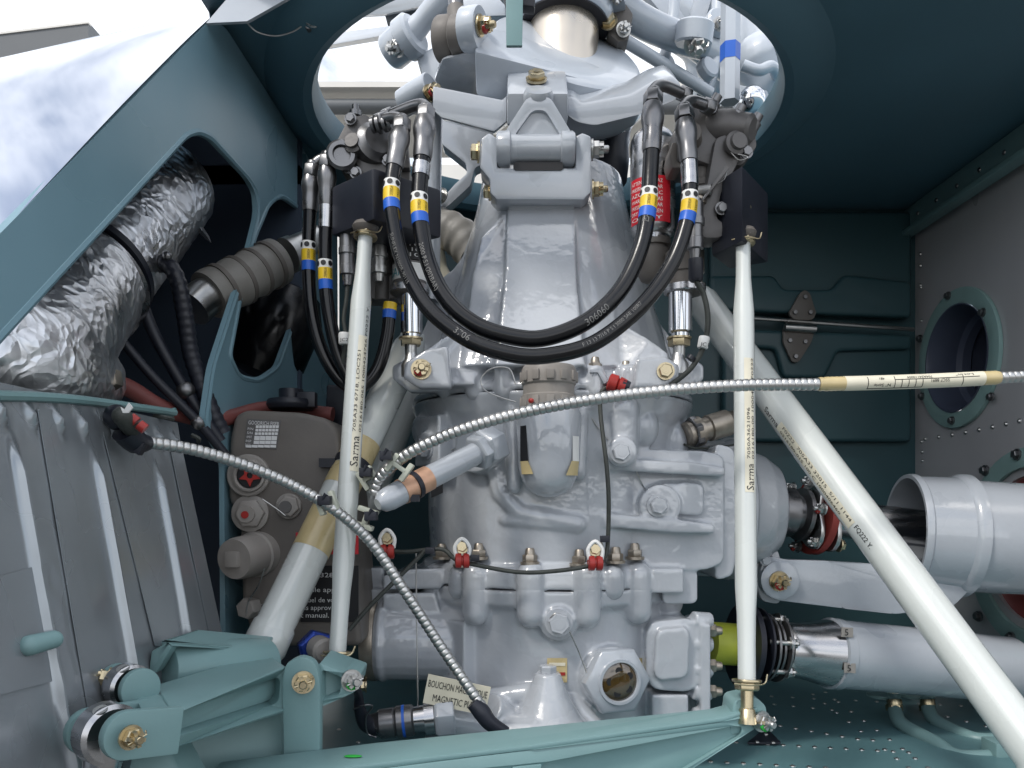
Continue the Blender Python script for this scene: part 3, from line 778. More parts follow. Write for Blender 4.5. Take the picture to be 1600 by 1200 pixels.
pc = P(714, 1086, 1.125)
pu = V((1, .12, -.24)).normalized(); pv = V((.2, -.1, 1)).normalized()
def onpl(c, x, y): return c + pu * x + pv * y
g.prism([onpl(pc, -.047, -.022), onpl(pc, .047, -.022), onpl(pc, .047, .022), onpl(pc, -.047, .022)], (0, .002, 0)); pk = part('placard', g, 'cream', gb)
g = G(); text_flat(g, 'BOUCHON MAGNETIQUE', onpl(pc, -.044, .004) + V((0, -.0006, 0)), pu, pv, .0105, .088); text_flat(g, 'MAGNETIC PLUG', onpl(pc, -.034, -.016) + V((0, -.0006, 0)), pu, pv, .0105, .068)
part('lettering', g, 'ink', pk)
for (x0, x1) in ((855, 886), (998, 1014)):
    g = G(); wrap(g, (x0, 1028, 1028), (x1, 1066, 1066), .2318); st = part('level_sticker', g, 'tan_tape', gb)
    g = G(); wrap(g, (x0 + 3, 1035, 1035), (x1 - 3, 1040, 1040), .2318, off=.0022); part('upper_mark', g, 'cream', st)
    g = G(); wrap(g, (x0 + 6, 1050, 1050), (x1 - 3, 1055, 1055), .2318, off=.0022); part('lower_mark', g, 'red', st)
g = G(); bx_ = p0 + n0 * .0160
text_flat(g, '224111SP 01', bx_ + ux * -.036 + V((0, 0, .045)), ux, Z, .0085, .07); text_flat(g, '5831 TS 6', bx_ + ux * -.030 + V((0, 0, .028)), ux, Z, .0085, .06)
gq = G()
gq.add([q - n0 * .001 for q in g.v], g.f); gq.add([q + n0 * .001 for q in g.v], g.f)
part('cast_lettering', gq, 'grey_paint', gb)
# pump end plate on the left
pe = part('pump_cover', G().cyl(P(572, 1000, 1.34), P(592, 1000, 1.34), .070, n=40).cyl(P(592, 1000, 1.34), P(598, 1000, 1.34), .062, n=40), 'bronze', gb, bev=.002)
for py in (928, 1070, 960): inst('cover_bolt', M_BOLT, P(572, py, 1.31), (-1, -.2, 0), pe, .9)
# black data plate behind the pipe, left edge of the case
dp = part('data_plate', G().plate([(672, 752), (692, 742), (692, 770), (674, 778)], 1.235, .003), 'ink', gb)
# magnetic plug with its electrical connector
m0, m1 = P(700, 1118, 1.14), P(560, 1135, 1.13); d = (m1 - m0).normalized()
mp_ = part('magnetic_plug', hexg(G(), m0 + d * -.01, d, .032, .03), 'grey_smooth', gb, bev=.002)
part('collar', G().lathe(m0, d, [(.02, .026), (.034, .026), (.034, .020), (.05, .019), (.05, 0)], 24), 'brushed', mp_)
part('connector', G().lathe(m0, d, [(.05, .020), (.053, .023), (.075, .023), (.078, .020), (.08, .0215), (.10, .021), (.104, .017), (.115, .015), (.115, 0)], 24), 'dark_steel', mp_)
part('colour_ring', G().lathe(m0, d, [(.063, .0225), (.063, .0236), (.067, .0236), (.067, .0225)], 24), 'blue', mp_)
# ================================================================== swashplate, scissor link, mast and rotor head
sw = thing('swashplate', 'grey swashplate with spreading arms under the rotor mast', 'swashplate', P(860, 150, 1.45))
xs = lambda px, Y: (px - 800) / FOC * Y
def yzprism(g, prof, xa, xb): g.prism([V((xa, y, z)) for y, z in prof], (xb - xa, 0, 0)); return g
blk = part('centre_block', yzprism(G(), [(1.29, .682), (1.355, .757), (1.42, .73), (1.36, .655), (1.312, .640)], xs(792, 1.3), xs(888, 1.3)), 'grey_smooth', sw, bev=.007)
inst('hex_bolt', M_BOLT, P(838, 124, 1.318), (0, -.75, .66), sw, 1.25)
g = G(); g.prism([P(676, 134, 1.33), P(785, 156, 1.33), P(792, 148, 1.33), P(792, 190, 1.33), P(772, 206, 1.33), P(690, 184, 1.33), P(676, 172, 1.33)], (0, .075, .03))
part('arm', g, 'grey_smooth', sw, bev=.008)
g = G(); g.prism([P(p[0], p[1], 1.33) for p in rnd([(884, 150), (898, 152), (908, 162), (985, 148), (1022, 126), (1050, 118), (1066, 134), (1058, 156), (1000, 180), (930, 197), (902, 192), (884, 180)], 8)], (0, .07, .06))
part('arm', g, 'grey_smooth', sw, bev=.008)
# tilted plate and its dark underside
tx = V((.26, -.74, .62))
part('plate', G().lathe(P(872, 128, 1.50), tx, [(-.06, .10), (-.055, .13), (-.02, .165), (.0, .178), (.022, .178), (.03, .168), (.035, .09), (.035, 0)], 64), 'grey_smooth', sw)
part('bearing_ring', G().lathe(P(876, 118, 1.49), tx, [(.03, .150), (.045, .146), (.05, .138), (.05, .08), (.05, 0)], 64), 'rotor_grey', sw)
# rotating star arm to the left with pitch link clevis
g = G(); g.prism([P(742, 36, 1.36), P(800, 50, 1.385), P(890, 84, 1.42), P(1002, 130, 1.46), P(990, 146, 1.42), P(884, 116, 1.36), P(742, 80, 1.315)], (0, .05, -.05)); part('rotating_arm', g, 'rotor_grey', sw, bev=.006)
part('arm_web', G().prism([P(690, 92, 1.37), P(745, 80, 1.345), P(886, 118, 1.39), P(900, 150, 1.44), P(800, 176, 1.47), P(740, 172, 1.47), P(676, 128, 1.45)], (0, .05, .04)), 'grey_smooth', sw, bev=.010)
ca = V((.93, -.34, -.12)).normalized()
for q, Y, r in (((700, 62), 1.40, .040), ((738, 46), 1.33, .036)):
    part('clevis_lug', G().lathe(P(*q, Y), ca, [(-.016, r * .96), (-.013, r), (.013, r), (.016, r * .96)], 32), 'rotor_grey' if q[0] > 720 else 'taupe', sw)
nut(P(750, 40, 1.315), ca, sw, 1.1, 'red')
part('outer_lug', G().lathe(P(650, 150, 1.40), V((.85, -.5, .2)), [(-.03, .024), (0, .026), (.034, .026), (.036, .024)], 28), 'rotor_grey', sw); nut(P(673, 146, 1.36), V((.6, -.8, .1)), sw, 1.0, 'red')
# pitch links
pl1 = thing('pitch_link', 'dark pitch link rod end clamped in the left clevis lugs', 'link', P(716, 60, 1.37))
part('rod_end', G().lathe(P(718, 56, 1.37), ca, [(-.012, .030), (-.009, .034), (.009, .034), (.012, .030)], 28).tube([P(718, 50, 1.37), P(712, 14, 1.38)], [.022, .016], 16), 'taupe', pl1)
part('rod', G().tube([P(713, 16, 1.38), P(710, -30, 1.39)], .014, 12), 'dark_steel', pl1)
pl2 = thing('pitch_link', 'square grey upright link with blue band at the right of the mast', 'link', P(1140, 155, 1.40))
part('rod', G().tube([P(1140, 160, 1.40), P(1142, -20, 1.40)], .0175, 6), 'rotor_grey', pl2)
part('blue_band', G().tube([P(1140.7, 96, 1.40), P(1141.2, 70, 1.40)], .0181, 6), 'blue', pl2)
# scissor link
sl = thing('scissor_link', 'triangular grey scissor link with milled recess above the gearbox fork', 'link', P(840, 240, 1.27))
part('web', G().pocket([(824, 152), (860, 152), (897, 214), (897, 222), (784, 222), (784, 214)], [(832, 172), (852, 172), (874, 208), (874, 212), (806, 212), (806, 208)], 1.27, V((0, .035, 0)), .008, 8, 8), 'grey_smooth', sl, bev=.0025)
part('barrel', G().lathe(P(776, 234, 1.285), V((1, 0, 0)), [(0, .026), (.004, .029), (.022, .029), (.024, .024), (.106, .024), (.108, .029), (.126, .029), (.130, .026)], 32), 'grey_smooth', sl)
part('top_lug', G().lathe(P(841, 160, 1.295), V((0, -.7, .7)), [(-.02, .024), (.012, .026), (.02, .022)], 24), 'grey_smooth', sl)
part('slot', G().plate([(802, 253), (880, 253), (880, 266), (802, 266)], 1.2735, .004, r=7), 'ink', gb)
# mast
mb = V((.095, 1.49, .74)); mt = P(885, -60, 1.52); md = (mt - mb).normalized()
ms = thing('rotor_mast', 'steel rotor mast rising through the swashplate', 'mast', mb)
part('mast_tube', G().lathe(mb, md, [(-.05, .066), (.12, .066), (.16, .068), (.30, .068)], 40), 'mast_steel', ms)
part('mast_collar', G().lathe(mb, md, [(.185, .068), (.185, .088), (.195, .095), (.30, .10), (.30, .06)], 48), 'rotor_grey', ms)
part('seal_ring', G().lathe(mb, md, [(.182, .067), (.182, .0865), (.1845, .0865), (.1845, .067)], 48), 'gasket', ms)
# rotor head pieces seen through the opening
rh = thing('rotor_hub_assembly', 'pale grey rotor hub arms and sleeves seen through the ceiling opening', 'rotor hub', P(900, -30, 1.6))
def rp_(name, path, r, m='rotor_grey', n=20, k=6): return part(name, G().tube([P(*p) for p in path], r, n, k=k), m, rh)
part('hub_plate', G().lathe(mb, md, [(.30, .10), (.31, .16), (.37, .17), (.39, .12), (.40, 0)], 48), 'rotor_grey', rh)
rp_('arm', [(930, -40, 1.55), (985, 22, 1.56), (1060, 58, 1.60), (1100, 66, 1.62)], [.03, .032, .030, .034])
rp_('arm', [(1075, 62, 1.66), (1140, 105, 1.72), (1215, 160, 1.8)], [.028, .034, .038])
rp_('damper_rod', [(950, 48, 1.52), (1010, 84, 1.56), (1110, 146, 1.62)], .0125)
lug1 = part('arm_lug', G().lathe(P(1085, 52, 1.56), V((.1, -.25, 1)), [(-.022, .034), (-.018, .038), (.016, .038), (.02, .034)], 32), 'rotor_grey', rh); nut(P(1087, 68, 1.55), V((.05, -.6, -.8)), rh, 1.5, me=M_NUTS)
part('damper_block', G().plate([(955, 10), (978, 4), (990, 20), (982, 62), (966, 66), (950, 52)], 1.50, .05), 'taupe', rh, bev=.006)
inst('hex_bolt', M_BOLT, P(951, 34, 1.49), (-.3, -1, .1), rh, 1.2); inst('hex_bolt', M_NUTS, P(974, 46, 1.49), (.1, -1, -.2), rh, .9)
g = G().cap(P(1185, 20, 1.78), P(1205, 90, 1.74), .055, .060).cap(P(1190, 100, 1.70), P(1200, 128, 1.70), .066, .05).box(P(1180, 60, 1.8), (.12, .1, .1)).cap(P(1120, 20, 1.85), P(1190, 40, 1.82), .05)
part('blade_sleeve', g.cast('blade_sleeve', .005, 5), 'rotor_grey', rh)
part('sleeve_joint', G().tube([P(1160, 102, 1.61), P(1185, 110, 1.61), P(1205, 104, 1.62), P(1215, 118, 1.65)], .012, 12, k=6), 'rotor_grey', rh)
part('ball_joint', G().sph(P(1175, 156, 1.60), .028), 'chrome', rh); part('ball_bracket', G().plate([(1150, 130), (1200, 140), (1212, 190), (1180, 200), (1150, 170)], 1.64, .03), 'rotor_grey', rh, bev=.006)
part('star_arm', G().prism([P(1000, -20, 1.75), P(1040, -20, 1.75), P(1080, 40, 1.75), P(1058, 50, 1.75)], (0, .05, 0)), 'grey_smooth', rh, bev=.006)
part('star_arm', G().prism([P(1090, -20, 1.8), P(1118, -20, 1.8), P(1100, 40, 1.8), P(1075, 44, 1.8)], (0, .05, 0)), 'grey_smooth', rh, bev=.006)
for i, q in enumerate([(1120, 34, 1.7), (1038, 100, 1.66), (1105, 108, 1.63)]):
    part('rod_end', G().lathe(P(*q), V((.5, -.8, .2)), [(-.012, .02), (-.008, .024), (.008, .024), (.012, .02)], 24), 'rotor_grey', rh)
g = G().cap(P(985, -30, 1.98), P(1120, 60, 1.96), .085, .08).cap(P(1120, 60, 1.96), P(1260, 130, 1.95), .085, .09).cap(P(1090, 40, 2.0), P(1110, 140, 2.0), .05).box(P(1180, 20, 2.05), (.25, .1, .16))
part('blade_root', g.cast('blade_root', .007, 5), 'rotor_grey', rh)
rp_('control_link', [(1005, 150, 1.62), (1030, 112, 1.64), (1050, 40, 1.66), (1056, -30, 1.66)], .012)
rp_('control_link', [(1100, 150, 1.66), (1118, 90, 1.68), (1122, -20, 1.70)], [.016, .012, .014])
part('link_lug', G().lathe(P(1008, 146, 1.61), V((.5, -.8, .2)), [(-.012, .022), (-.008, .026), (.008, .026), (.012, .022)], 24), 'rotor_grey', rh); nut(P(1012, 148, 1.59), V((.4, -.9, 0)), rh, .9, me=M_NUTS)
part('link_lug', G().lathe(P(1120, 36, 1.66), V((.3, -.9, .2)), [(-.014, .024), (-.01, .028), (.01, .028), (.014, .024)], 24), 'rotor_grey', rh); nut(P(1124, 38, 1.63), V((.3, -.9, 0)), rh, 1.0, me=M_NUTS)
part('hub_web', G().prism([P(700, -20, 1.72), P(800, -20, 1.68), P(800, 24, 1.68), P(735, 26, 1.70)], (0, .06, 0)), 'rotor_grey', rh, bev=.008)
part('hub_flange', G().lathe(mb, md, [(.215, .10), (.22, .118), (.235, .118), (.24, .10)], 48), 'rotor_grey', rh)
for k_ in range(10):
    a_ = k_ * math.pi / 5; e_ = md.orthogonal().normalized(); f_ = md.cross(e_); inst('hub_bolt', M_NUTS, mb + md * .222 + (e_ * math.cos(a_) + f_ * math.sin(a_)) * .108, -md, rh, .8)
# left side: link arm, lever and two blade arms reaching away
rp_('link_arm', [(632, 66, 1.62), (660, 34, 1.60), (698, -4, 1.58)], [.030, .022, .030])
part('link_bush', G().lathe(P(630, 66, 1.62), V((.8, -.5, .3)), [(-.04, .034), (-.034, .038), (.0, .038), (.004, .044), (.03, .044), (.036, .038)], 32), 'rotor_grey', rh)
part('lever', G().prism([P(650, 86, 1.62), P(700, 60, 1.60), P(712, 100, 1.60), P(680, 138, 1.62), P(664, 132, 1.62)], (0, .04, 0)), 'rotor_grey', rh, bev=.008)
nut(P(622, 74, 1.60), V((-.7, -.6, -.4)), rh, 1.2, me=M_NUTS)
part('blade_arm', G().prism([P(470, -8, 2.3), P(690, -30, 1.75), P(690, 4, 1.75), P(600, 24, 1.95), P(505, 30, 2.3)], (0, .10, .06)), 'rotor_grey', rh, bev=.01)
part('blade_arm', G().prism([P(500, 52, 2.3), P(640, 34, 1.80), P(640, 66, 1.80), P(600, 56, 1.9), P(500, 74, 2.3)], (0, .07, .03)), 'rotor_grey', rh, bev=.012)
part('cross_bar', G().prism([P(600, 18, 2.0), P(690, 2, 1.9), P(690, 18, 1.9), P(605, 34, 2.0)], (0, .05, 0)), 'roofing', rh)
# shapes behind the gearbox top, lit through the opening
bk = thing('rear_link', 'grey forked lever behind the scissor fork, left of the upper case', 'lever', P(720, 310, 1.62))
part('lever_body', G().prism([P(p[0], p[1], 1.60) for p in rnd([(690, 178), (770, 200), (772, 250), (742, 262), (735, 290), (700, 322), (690, 330), (682, 320), (712, 286), (730, 270), (728, 255), (690, 225)], 5)], (0, .04, 0)), 'grey_smooth', bk, bev=.005)
nut(P(690, 306, 1.58), V((-.6, -.8, 0)), bk, 1.0, me=M_NUTS)
bk = thing('rear_bellows', 'dark rounded bellows behind the right side of the scissor fork', 'bellows', P(950, 250, 1.6))
part('bellows', G().lathe(P(945, 300, 1.58), Z, [(0, .03), (.02, .045), (.06, .05), (.10, .048), (.13, .055), (.16, .05), (.16, 0)], 32), 'black', bk)
part('carrier', G().prism([P(p[0], p[1], 1.62) for p in rnd([(905, 190), (985, 190), (985, 220), (975, 255), (955, 290), (930, 300), (905, 300)], 6)], (0, .03, 0)), 'grey_smooth', bk, bev=.005)
# teal strap hanging from the cowl above the mast
ts = thing('cowl_strap', 'dark teal strap hanging at the top in front of the mast', 'strap', P(804, 0, 1.02))
part('strap', G().plate([(790, -40), (818, -40), (816, 71), (791, 71)], 1.02, .006), 'teal', ts, bev=.001)
part('clip', G().plate([(782, -30), (838, -30), (836, 10), (818, 8), (790, 2)], 1.03, .02), 'black', ts, bev=.003)
# ================================================================== servo actuators, hoses, rods, struts
def lz(px, py0, py1, Y, prof, n=28):       # upright turned piece; prof: (fraction from py0 to py1, radius in pixels)
    z0, z1 = zc(py0, Y), zc(py1, Y)
    return G().lathe(V((xs(px, Y), Y, z0)), (0, 0, -1), [((z0 - z1) * t, S(r, Y)) for t, r in prof], n)
def conn(par, px, py0, py1, Y, r, m='dark_steel'):        # circular connector, point down
    return part('connector', lz(px, py0, py1, Y, [(0, r * .8), (.05, r * .8), (.06, r), (.3, r), (.31, r * 1.15), (.42, r * 1.15), (.43, r * .92), (.62, r * .92), (.63, r * 1.02), (.8, r * 1.02), (.82, r * .7), (1, r * .55), (1, 0)], 20), m, par)
def wire(par, pts, Y, r=.0008, m='steel', name='lock_wire'): return part(name, G().tube([P(*p, Y) if len(p) < 3 else P(*p) for p in pts], r, 6, k=5), m, par)
# ---- left servo
s1 = thing('servo_actuator', 'hydraulic servo actuator behind the left white control rod', 'servo', P(643, 560, 1.25))
vb = part('valve_block', G().plate([(520, 232), (545, 184), (572, 178), (592, 196), (612, 236), (640, 262), (640, 300), (560, 300), (560, 258), (545, 246), (530, 262)], 1.20, .085, r=6), 'servo_grey', s1, bev=.006)
part('block_cap', G().lathe(P(588, 222, 1.195), V((.5, -.8, .1)), [(-.03, .030), (.0, .032), (.004, .026), (.010, .022), (.010, 0)], 28), 'dark_steel', vb)
for q in ((548, 186), (606, 250), (545, 262), (556, 270)): inst('screw', M_SCREW, P(*q, 1.196), (-.1, -1, 0), s1, .8)
def xyprism(foot, z0, z1): return G().prism([V((xs(px, Y), Y, z0)) for px, Y in foot], (0, 0, z1 - z0))
part('black_cover', xyprism([(583, 1.12), (518, 1.19), (600, 1.27), (690, 1.20)], .408, .484), 'black', s1, bev=.005)
part('cover_window', G().prism([P(592, 274, 1.1255), P(606, 276, 1.1355), P(606, 300, 1.1355), P(592, 300, 1.1255)], (0, .002, 0)), 'ink', s1)
part('barrel', lz(640, 360, 462, 1.255, [(0, 24), (.02, 25), (.45, 25), (.46, 22), (.52, 22), (.53, 26), (.85, 26), (.87, 30), (.97, 30), (1, 24), (1, 0)]), 'servo_grey', s1)
lb = part('maker_band', lz(640, 417, 441, 1.255, [(0, 25.8), (0, 26.6), (1, 26.6), (1, 25.8)]), 'white', s1)
def ringtext(g, s, px, py, Y, rpx, hpx, ang0, span, up=True):        # lettering round an upright cylinder; ang0 measured from the camera side
    vv, ff, W = text_geo(s); r = S(rpx, Y); o = []
    for p in vv:
        a = ang0 + p.x / W * span
        o.append(V((xs(px, Y) + math.sin(a) * r, Y - math.cos(a) * r, zc(py, Y) + p.y / .69 * S(hpx, Y))))
    g.add(o, ff)
g = G(); ringtext(g, 'SAMM', 640, 437, 1.255, 26.9, 13, -1.25, 1.5); mat('cyan_ink', (.02, .30, .36), .5, var=0); part('lettering', g, 'cyan_ink', lb)
db = part('data_band', lz(640, 384, 412, 1.255, [(0, 25.2), (0, 25.8), (1, 25.8), (1, 25.2)]), 'ink', s1)
g = G()
for k, pz in enumerate((392, 400, 408)): ringtext(g, ['II', '85', '4'][k] + 'III 1' + '0I', 640, pz, 1.255, 26.1, 5.5, -1.2, 2.1)
part('lettering', g, 'ink_white', db)
kn = part('knurled_ring', lz(640, 447, 459, 1.255, [(0, 28.5), (.1, 30.5), (.9, 30.5), (1, 28.5)], 60), 'brushed', s1)
part('piston_sleeve', lz(643, 458, 530, 1.25, [(0, 17), (.88, 17), (.9, 14), (1, 14), (1, 0)]), 'chrome', s1)
part('piston_rod', lz(642, 528, 560, 1.25, [(0, 10), (1, 9), (1, 0)]), 'steel', s1)
rn = part('lock_nut', hexg(G(), P(642, 540, 1.25), Z, S(17, 1.25), S(12, 1.25)).lathe(P(642, 531, 1.25), Z, [(0, S(19, 1.25)), (.003, S(19, 1.25)), (.003, 0)], 20), 'gold', s1)
part('rod_end', lz(643, 552, 588, 1.245, [(0, 9), (.3, 11), (.5, 16), (1, 16), (1, 0)]), 'steel', s1)
conn(s1, 543, 362, 446, 1.19, 12); conn(s1, 592, 376, 440, 1.24, 12, 'steel')
part('side_housing', lz(598, 370, 470, 1.27, [(0, 16), (.6, 16), (.62, 12), (1, 12), (1, 0)]).box(P(600, 440, 1.29), (.05, .05, .07)), 'servo_grey', s1, bev=.002)
part('port_boss', G().lathe(P(556, 228, 1.195), V((-.2, -1, .1)), [(-.01, .016), (.010, .016), (.012, .011), (.018, .011), (.018, 0)], 20), 'servo_grey', s1)
part('swivel_ring', G().lathe(P(534, 244, 1.192), V((.2, -1, 0)), [(0, .022), (.006, .024), (.010, .020), (.010, .014), (.004, .012), (.004, 0)], 28), 'dark_steel', s1)
part('bleed_screw', G().lathe(P(556, 182, 1.23), Z, [(0, .010), (.008, .010), (.010, .006), (.018, .006), (.018, 0)], 14), 'dark_steel', s1)
part('transfer_plate', G().plate([(612, 205), (634, 200), (640, 262), (616, 262)], 1.185, .02), 'servo_grey', s1, bev=.003)
for k_ in range(4): part('swivel_collar', G().lathe(P(582 + k_ * 9, 196 - k_ * 1, 1.165), V((1, -.3, .1)), [(0, .012 + .002 * (k_ % 2)), (.005, .012 + .002 * (k_ % 2))], 18), 'dark_steel', s1)
# ---- right servo
s2 = thing('servo_actuator', 'hydraulic servo actuator with tan body behind the right hose ends', 'servo', P(1065, 560, 1.25))
part('valve_block', G().plate([(1058, 190), (1086, 162), (1110, 158), (1178, 192), (1184, 228), (1160, 258), (1120, 262), (1090, 250), (1060, 250)], 1.19, .09, r=6), 'servo_grey', s2, bev=.007)
part('block_arm', G().plate([(1118, 214), (1142, 206), (1166, 226), (1150, 262), (1128, 300), (1120, 340), (1140, 352), (1128, 372), (1098, 372), (1092, 340), (1104, 290)], 1.175, .05, r=8), 'servo_grey', s2, bev=.007)
for q in ((1127, 326), (1166, 238), (1110, 168)): inst('screw', M_SCREW, P(*q, 1.172), (.1, -1, 0), s2, .85)
wire(s2, [(1142, 238), (1155, 250), (1168, 245), (1150, 240)], 1.165); wire(s2, [(1098, 310), (1125, 275), (1135, 262), (1132, 280), (1112, 290)], 1.165)
part('upper_barrel', lz(1096, 222, 300, 1.22, [(0, 16), (.1, 16), (.12, 20), (.8, 20), (.84, 26), (.96, 26), (1, 16), (1, 0)]), 'taupe', s2)
db = part('data_band', lz(1096, 238, 268, 1.22, [(0, 20.3), (0, 20.8), (1, 20.8), (1, 20.3)]), 'ink', s2)
g = G()
for k, pz in enumerate((246, 255, 264)): ringtext(g, 'II4 0I' + '713'[k], 1096, pz, 1.22, 21.1, 6, -1.0, 2.0)
part('lettering', g, 'ink_white', db)
part('middle_barrel', lz(1070, 395, 460, 1.255, [(0, 30), (.5, 30), (.52, 27), (.78, 27), (.8, 32), (.97, 32), (1, 24), (1, 0)]), 'taupe', s2)
part('knurled_ring', lz(1070, 447, 459, 1.255, [(0, 30.5), (.1, 32.5), (.9, 32.5), (1, 30.5)], 60), 'brushed', s2)
part('piston_sleeve', lz(1063, 458, 528, 1.25, [(0, 18), (.86, 18), (.9, 14), (1, 14), (1, 0)]), 'chrome', s2)
part('piston_rod', lz(1061, 526, 562, 1.25, [(0, 10), (1, 9), (1, 0)]), 'steel', s2)
part('lock_nut', hexg(G(), P(1061, 541, 1.25), Z, S(17, 1.25), S(12, 1.25)).lathe(P(1061, 530, 1.25), Z, [(0, S(19, 1.25)), (.003, S(19, 1.25)), (.003, 0)], 20), 'gold', s2)
part('rod_end', lz(1060, 552, 585, 1.25, [(0, 9), (.3, 11), (.5, 16), (1, 16), (1, 0)]), 'steel', s2)
conn(s2, 1086, 312, 408, 1.165, 13)
part('black_cover', xyprism([(1160, 1.13), (1112, 1.20), (1140, 1.27), (1201, 1.235)], .380, .492), 'black', s2, bev=.005)
part('end_housing', G().lathe(P(1130, 200, 1.20), V((.75, -.55, -.3)), [(-.03, .026), (.02, .028), (.026, .024), (.045, .022), (.05, .016), (.05, 0)], 28), 'servo_grey', s2)
part('port_boss', G().lathe(P(1078, 214, 1.185), V((-.3, -1, .1)), [(-.01, .018), (.012, .018), (.014, .012), (.02, .012), (.02, 0)], 20), 'taupe', s2)
part('clamp_block', G().plate([(1050, 222), (1066, 222), (1070, 244), (1066, 262), (1050, 262), (1046, 244)], 1.20, .05), 'taupe', s2, bev=.004)
part('spool_cap', G().lathe(P(1148, 226, 1.172), V((.2, -1, 0)), [(0, .018), (.008, .018), (.010, .013), (.016, .012), (.016, 0)], 20), 'servo_grey', s2)
part('cross_pin', G().cyl(P(1090, 298, 1.175), P(1112, 296, 1.165), .008, n=16), 'steel', s2)
part('link_strip', G().prism([P(1094, 316, 1.16), P(1100, 312, 1.16), P(1140, 262, 1.16), P(1134, 258, 1.16)], (0, .006, 0)), 'servo_grey', s2, bev=.001)
part('sensor_tube', lz(1092, 296, 330, 1.18, [(0, 9), (.4, 9), (.42, 12), (.7, 12), (.72, 8), (1, 8), (1, 0)]), 'bronze', s2)
for q_ in ((1112, 166, 1.18), (1150, 182, 1.18), (1176, 196, 1.185)): part('line_fitting', G().lathe(P(*q_), V((.5, -.2, .85)), [(-.006, .011), (.006, .011), (.008, .008), (.018, .0075), (.018, 0)], 14), 'dark_steel', s2)
# accumulator
ac = thing('accumulator', 'brushed steel accumulator bottle with red label beside the right servo', 'accumulator', P(1020, 440, 1.29))
part('bottle', lz(1020, 200, 378, 1.29, [(0, 0), (.005, 10), (.03, 22), (.07, 30), (.12, 34), (.16, 35), (.9, 35), (.94, 32), (.96, 26), (1, 26), (1, 0)], 48), 'brushed', ac)
part('neck', lz(1022, 372, 442, 1.29, [(0, 22), (.05, 26), (.2, 26), (.22, 22), (.28, 22), (.3, 27), (.8, 26), (.95, 20), (1, 12), (1, 0)]), 'taupe', ac)
vv = []
for i in range(13):
    a = -1.35 + i * 2.0 / 12
    for pz in (288, 358): vv.append(V((xs(1020, 1.29) + math.sin(a) * S(35.4, 1.29), 1.29 - math.cos(a) * S(35.4, 1.29), zc(pz, 1.29))))
rl_ = part('red_label', G().add(vv, [(2 * i, 2 * i + 1, 2 * i + 3, 2 * i + 2) for i in range(12)]), 'red_label', ac)
g = G()
for k, s_ in enumerate(['ATTENTION GAZ', 'PRESSION 62 BAR', 'AZOTE SEC', 'WARNING GAS', 'PRESSURE 62 BAR', 'DRY NITROGEN', 'ONLY']): ringtext(g, s_, 1020, 299 + k * 9.2, 1.29, 35.8, 5.5, -1.25, 1.5)
part('lettering', g, 'white', rl_)

# ---- hoses
DOTM = mk('dot', lambda g: g.lathe((0, 0, 0), Z, [(0, .0042), (.0004, .0042), (.0004, 0)], 12), 'ink')
def along(path, d):
    acc = 0
    for a, b in zip(path, path[1:]):
        l = (b - a).length
        if acc + l >= d: return a.lerp(b, (d - acc) / l), (b - a).normalized()
        acc += l
    return path[-1], (path[-1] - path[-2]).normalized()
def sub(path, d0, d1, n=6): return [along(path, d0 + (d1 - d0) * i / n)[0] for i in range(n + 1)]
def length(path): return sum((b - a).length for a, b in zip(path, path[1:]))
def bands(par, path, r, d):      # white dotted, yellow and blue marker sleeves
    w = part('marker_sleeve', G().tube(sub(path, d, d + .013), r + .0006, 20), 'white', par)
    c, t = along(path, d + .0065); toc = (-c).normalized(); nn = (toc - t * toc.dot(t)).normalized(); b = t.cross(nn)
    for a in (-.75, .25, 1.25):
        dr = nn * math.cos(a) + b * math.sin(a); inst('dot', DOTM, c + dr * (r + .0007), dr, w)
    part('yellow_sleeve', G().tube(sub(path, d + .013, d + .031), r + .0006, 20), 'yellow', par)
    g = G(); text_tube(g, 'HYDRAULIC', sub(path, d + .0135, d + .0305), r + .0008, .001, .0045, .015); text_tube(g, 'HYDRAUL', sub(path, d + .0135, d + .0305), r + .0008, .001, .0045, .015, side=.9); part('lettering', g, 'ink', par)
    part('blue_sleeve', G().tube(sub(path, d + .031, d + .046), r + .0006, 20), 'blue', par)
def ferrule(par, path, r, d0, d1, name='ferrule'):
    n = 10; pts = sub(path, d0, d1, n); rr = [r * k for k in (1.18, 1.32, 1.42, 1.42, 1.34, 1.22, 1.18, 1.2, 1.2, 1.18, 1.1)]
    return part(name, G().tube(pts, rr, 20), 'dark_steel', par)
def hose(label, pts, r, ferr=(None, None), marks=(), texts=(), silver=None, k=10):
    path = spl([P(*p) for p in pts], k)
    h = thing('hydraulic_hose', label, 'hose', path[len(path) // 2], 'hydraulic hoses')
    part('hose_body', G().tube(path, r, 20), 'rubber', h)
    L = length(path)
    for i, f_ in enumerate(ferr):
        if f_: ferrule(h, path if i == 0 else list(reversed(path)), r, 0, f_)
    for d in marks:
        if d >= 0: bands(h, path, r, d)
        else: bands(h, list(reversed(path)), r, -d)
    for s_, d, hh, LL, side, fl in texts:
        g = G(); text_tube(g, s_, path, r, d * L, hh, LL, side, fl); part('lettering', g, 'ink_faint', h)
    for d0, d1 in (silver or ()):
        pth = path if d0 >= 0 else list(reversed(path)); part('metal_sleeve', G().tube(sub(pth, abs(d0), abs(d1)), r + .0012, 20), 'brushed', h)
    return h, path
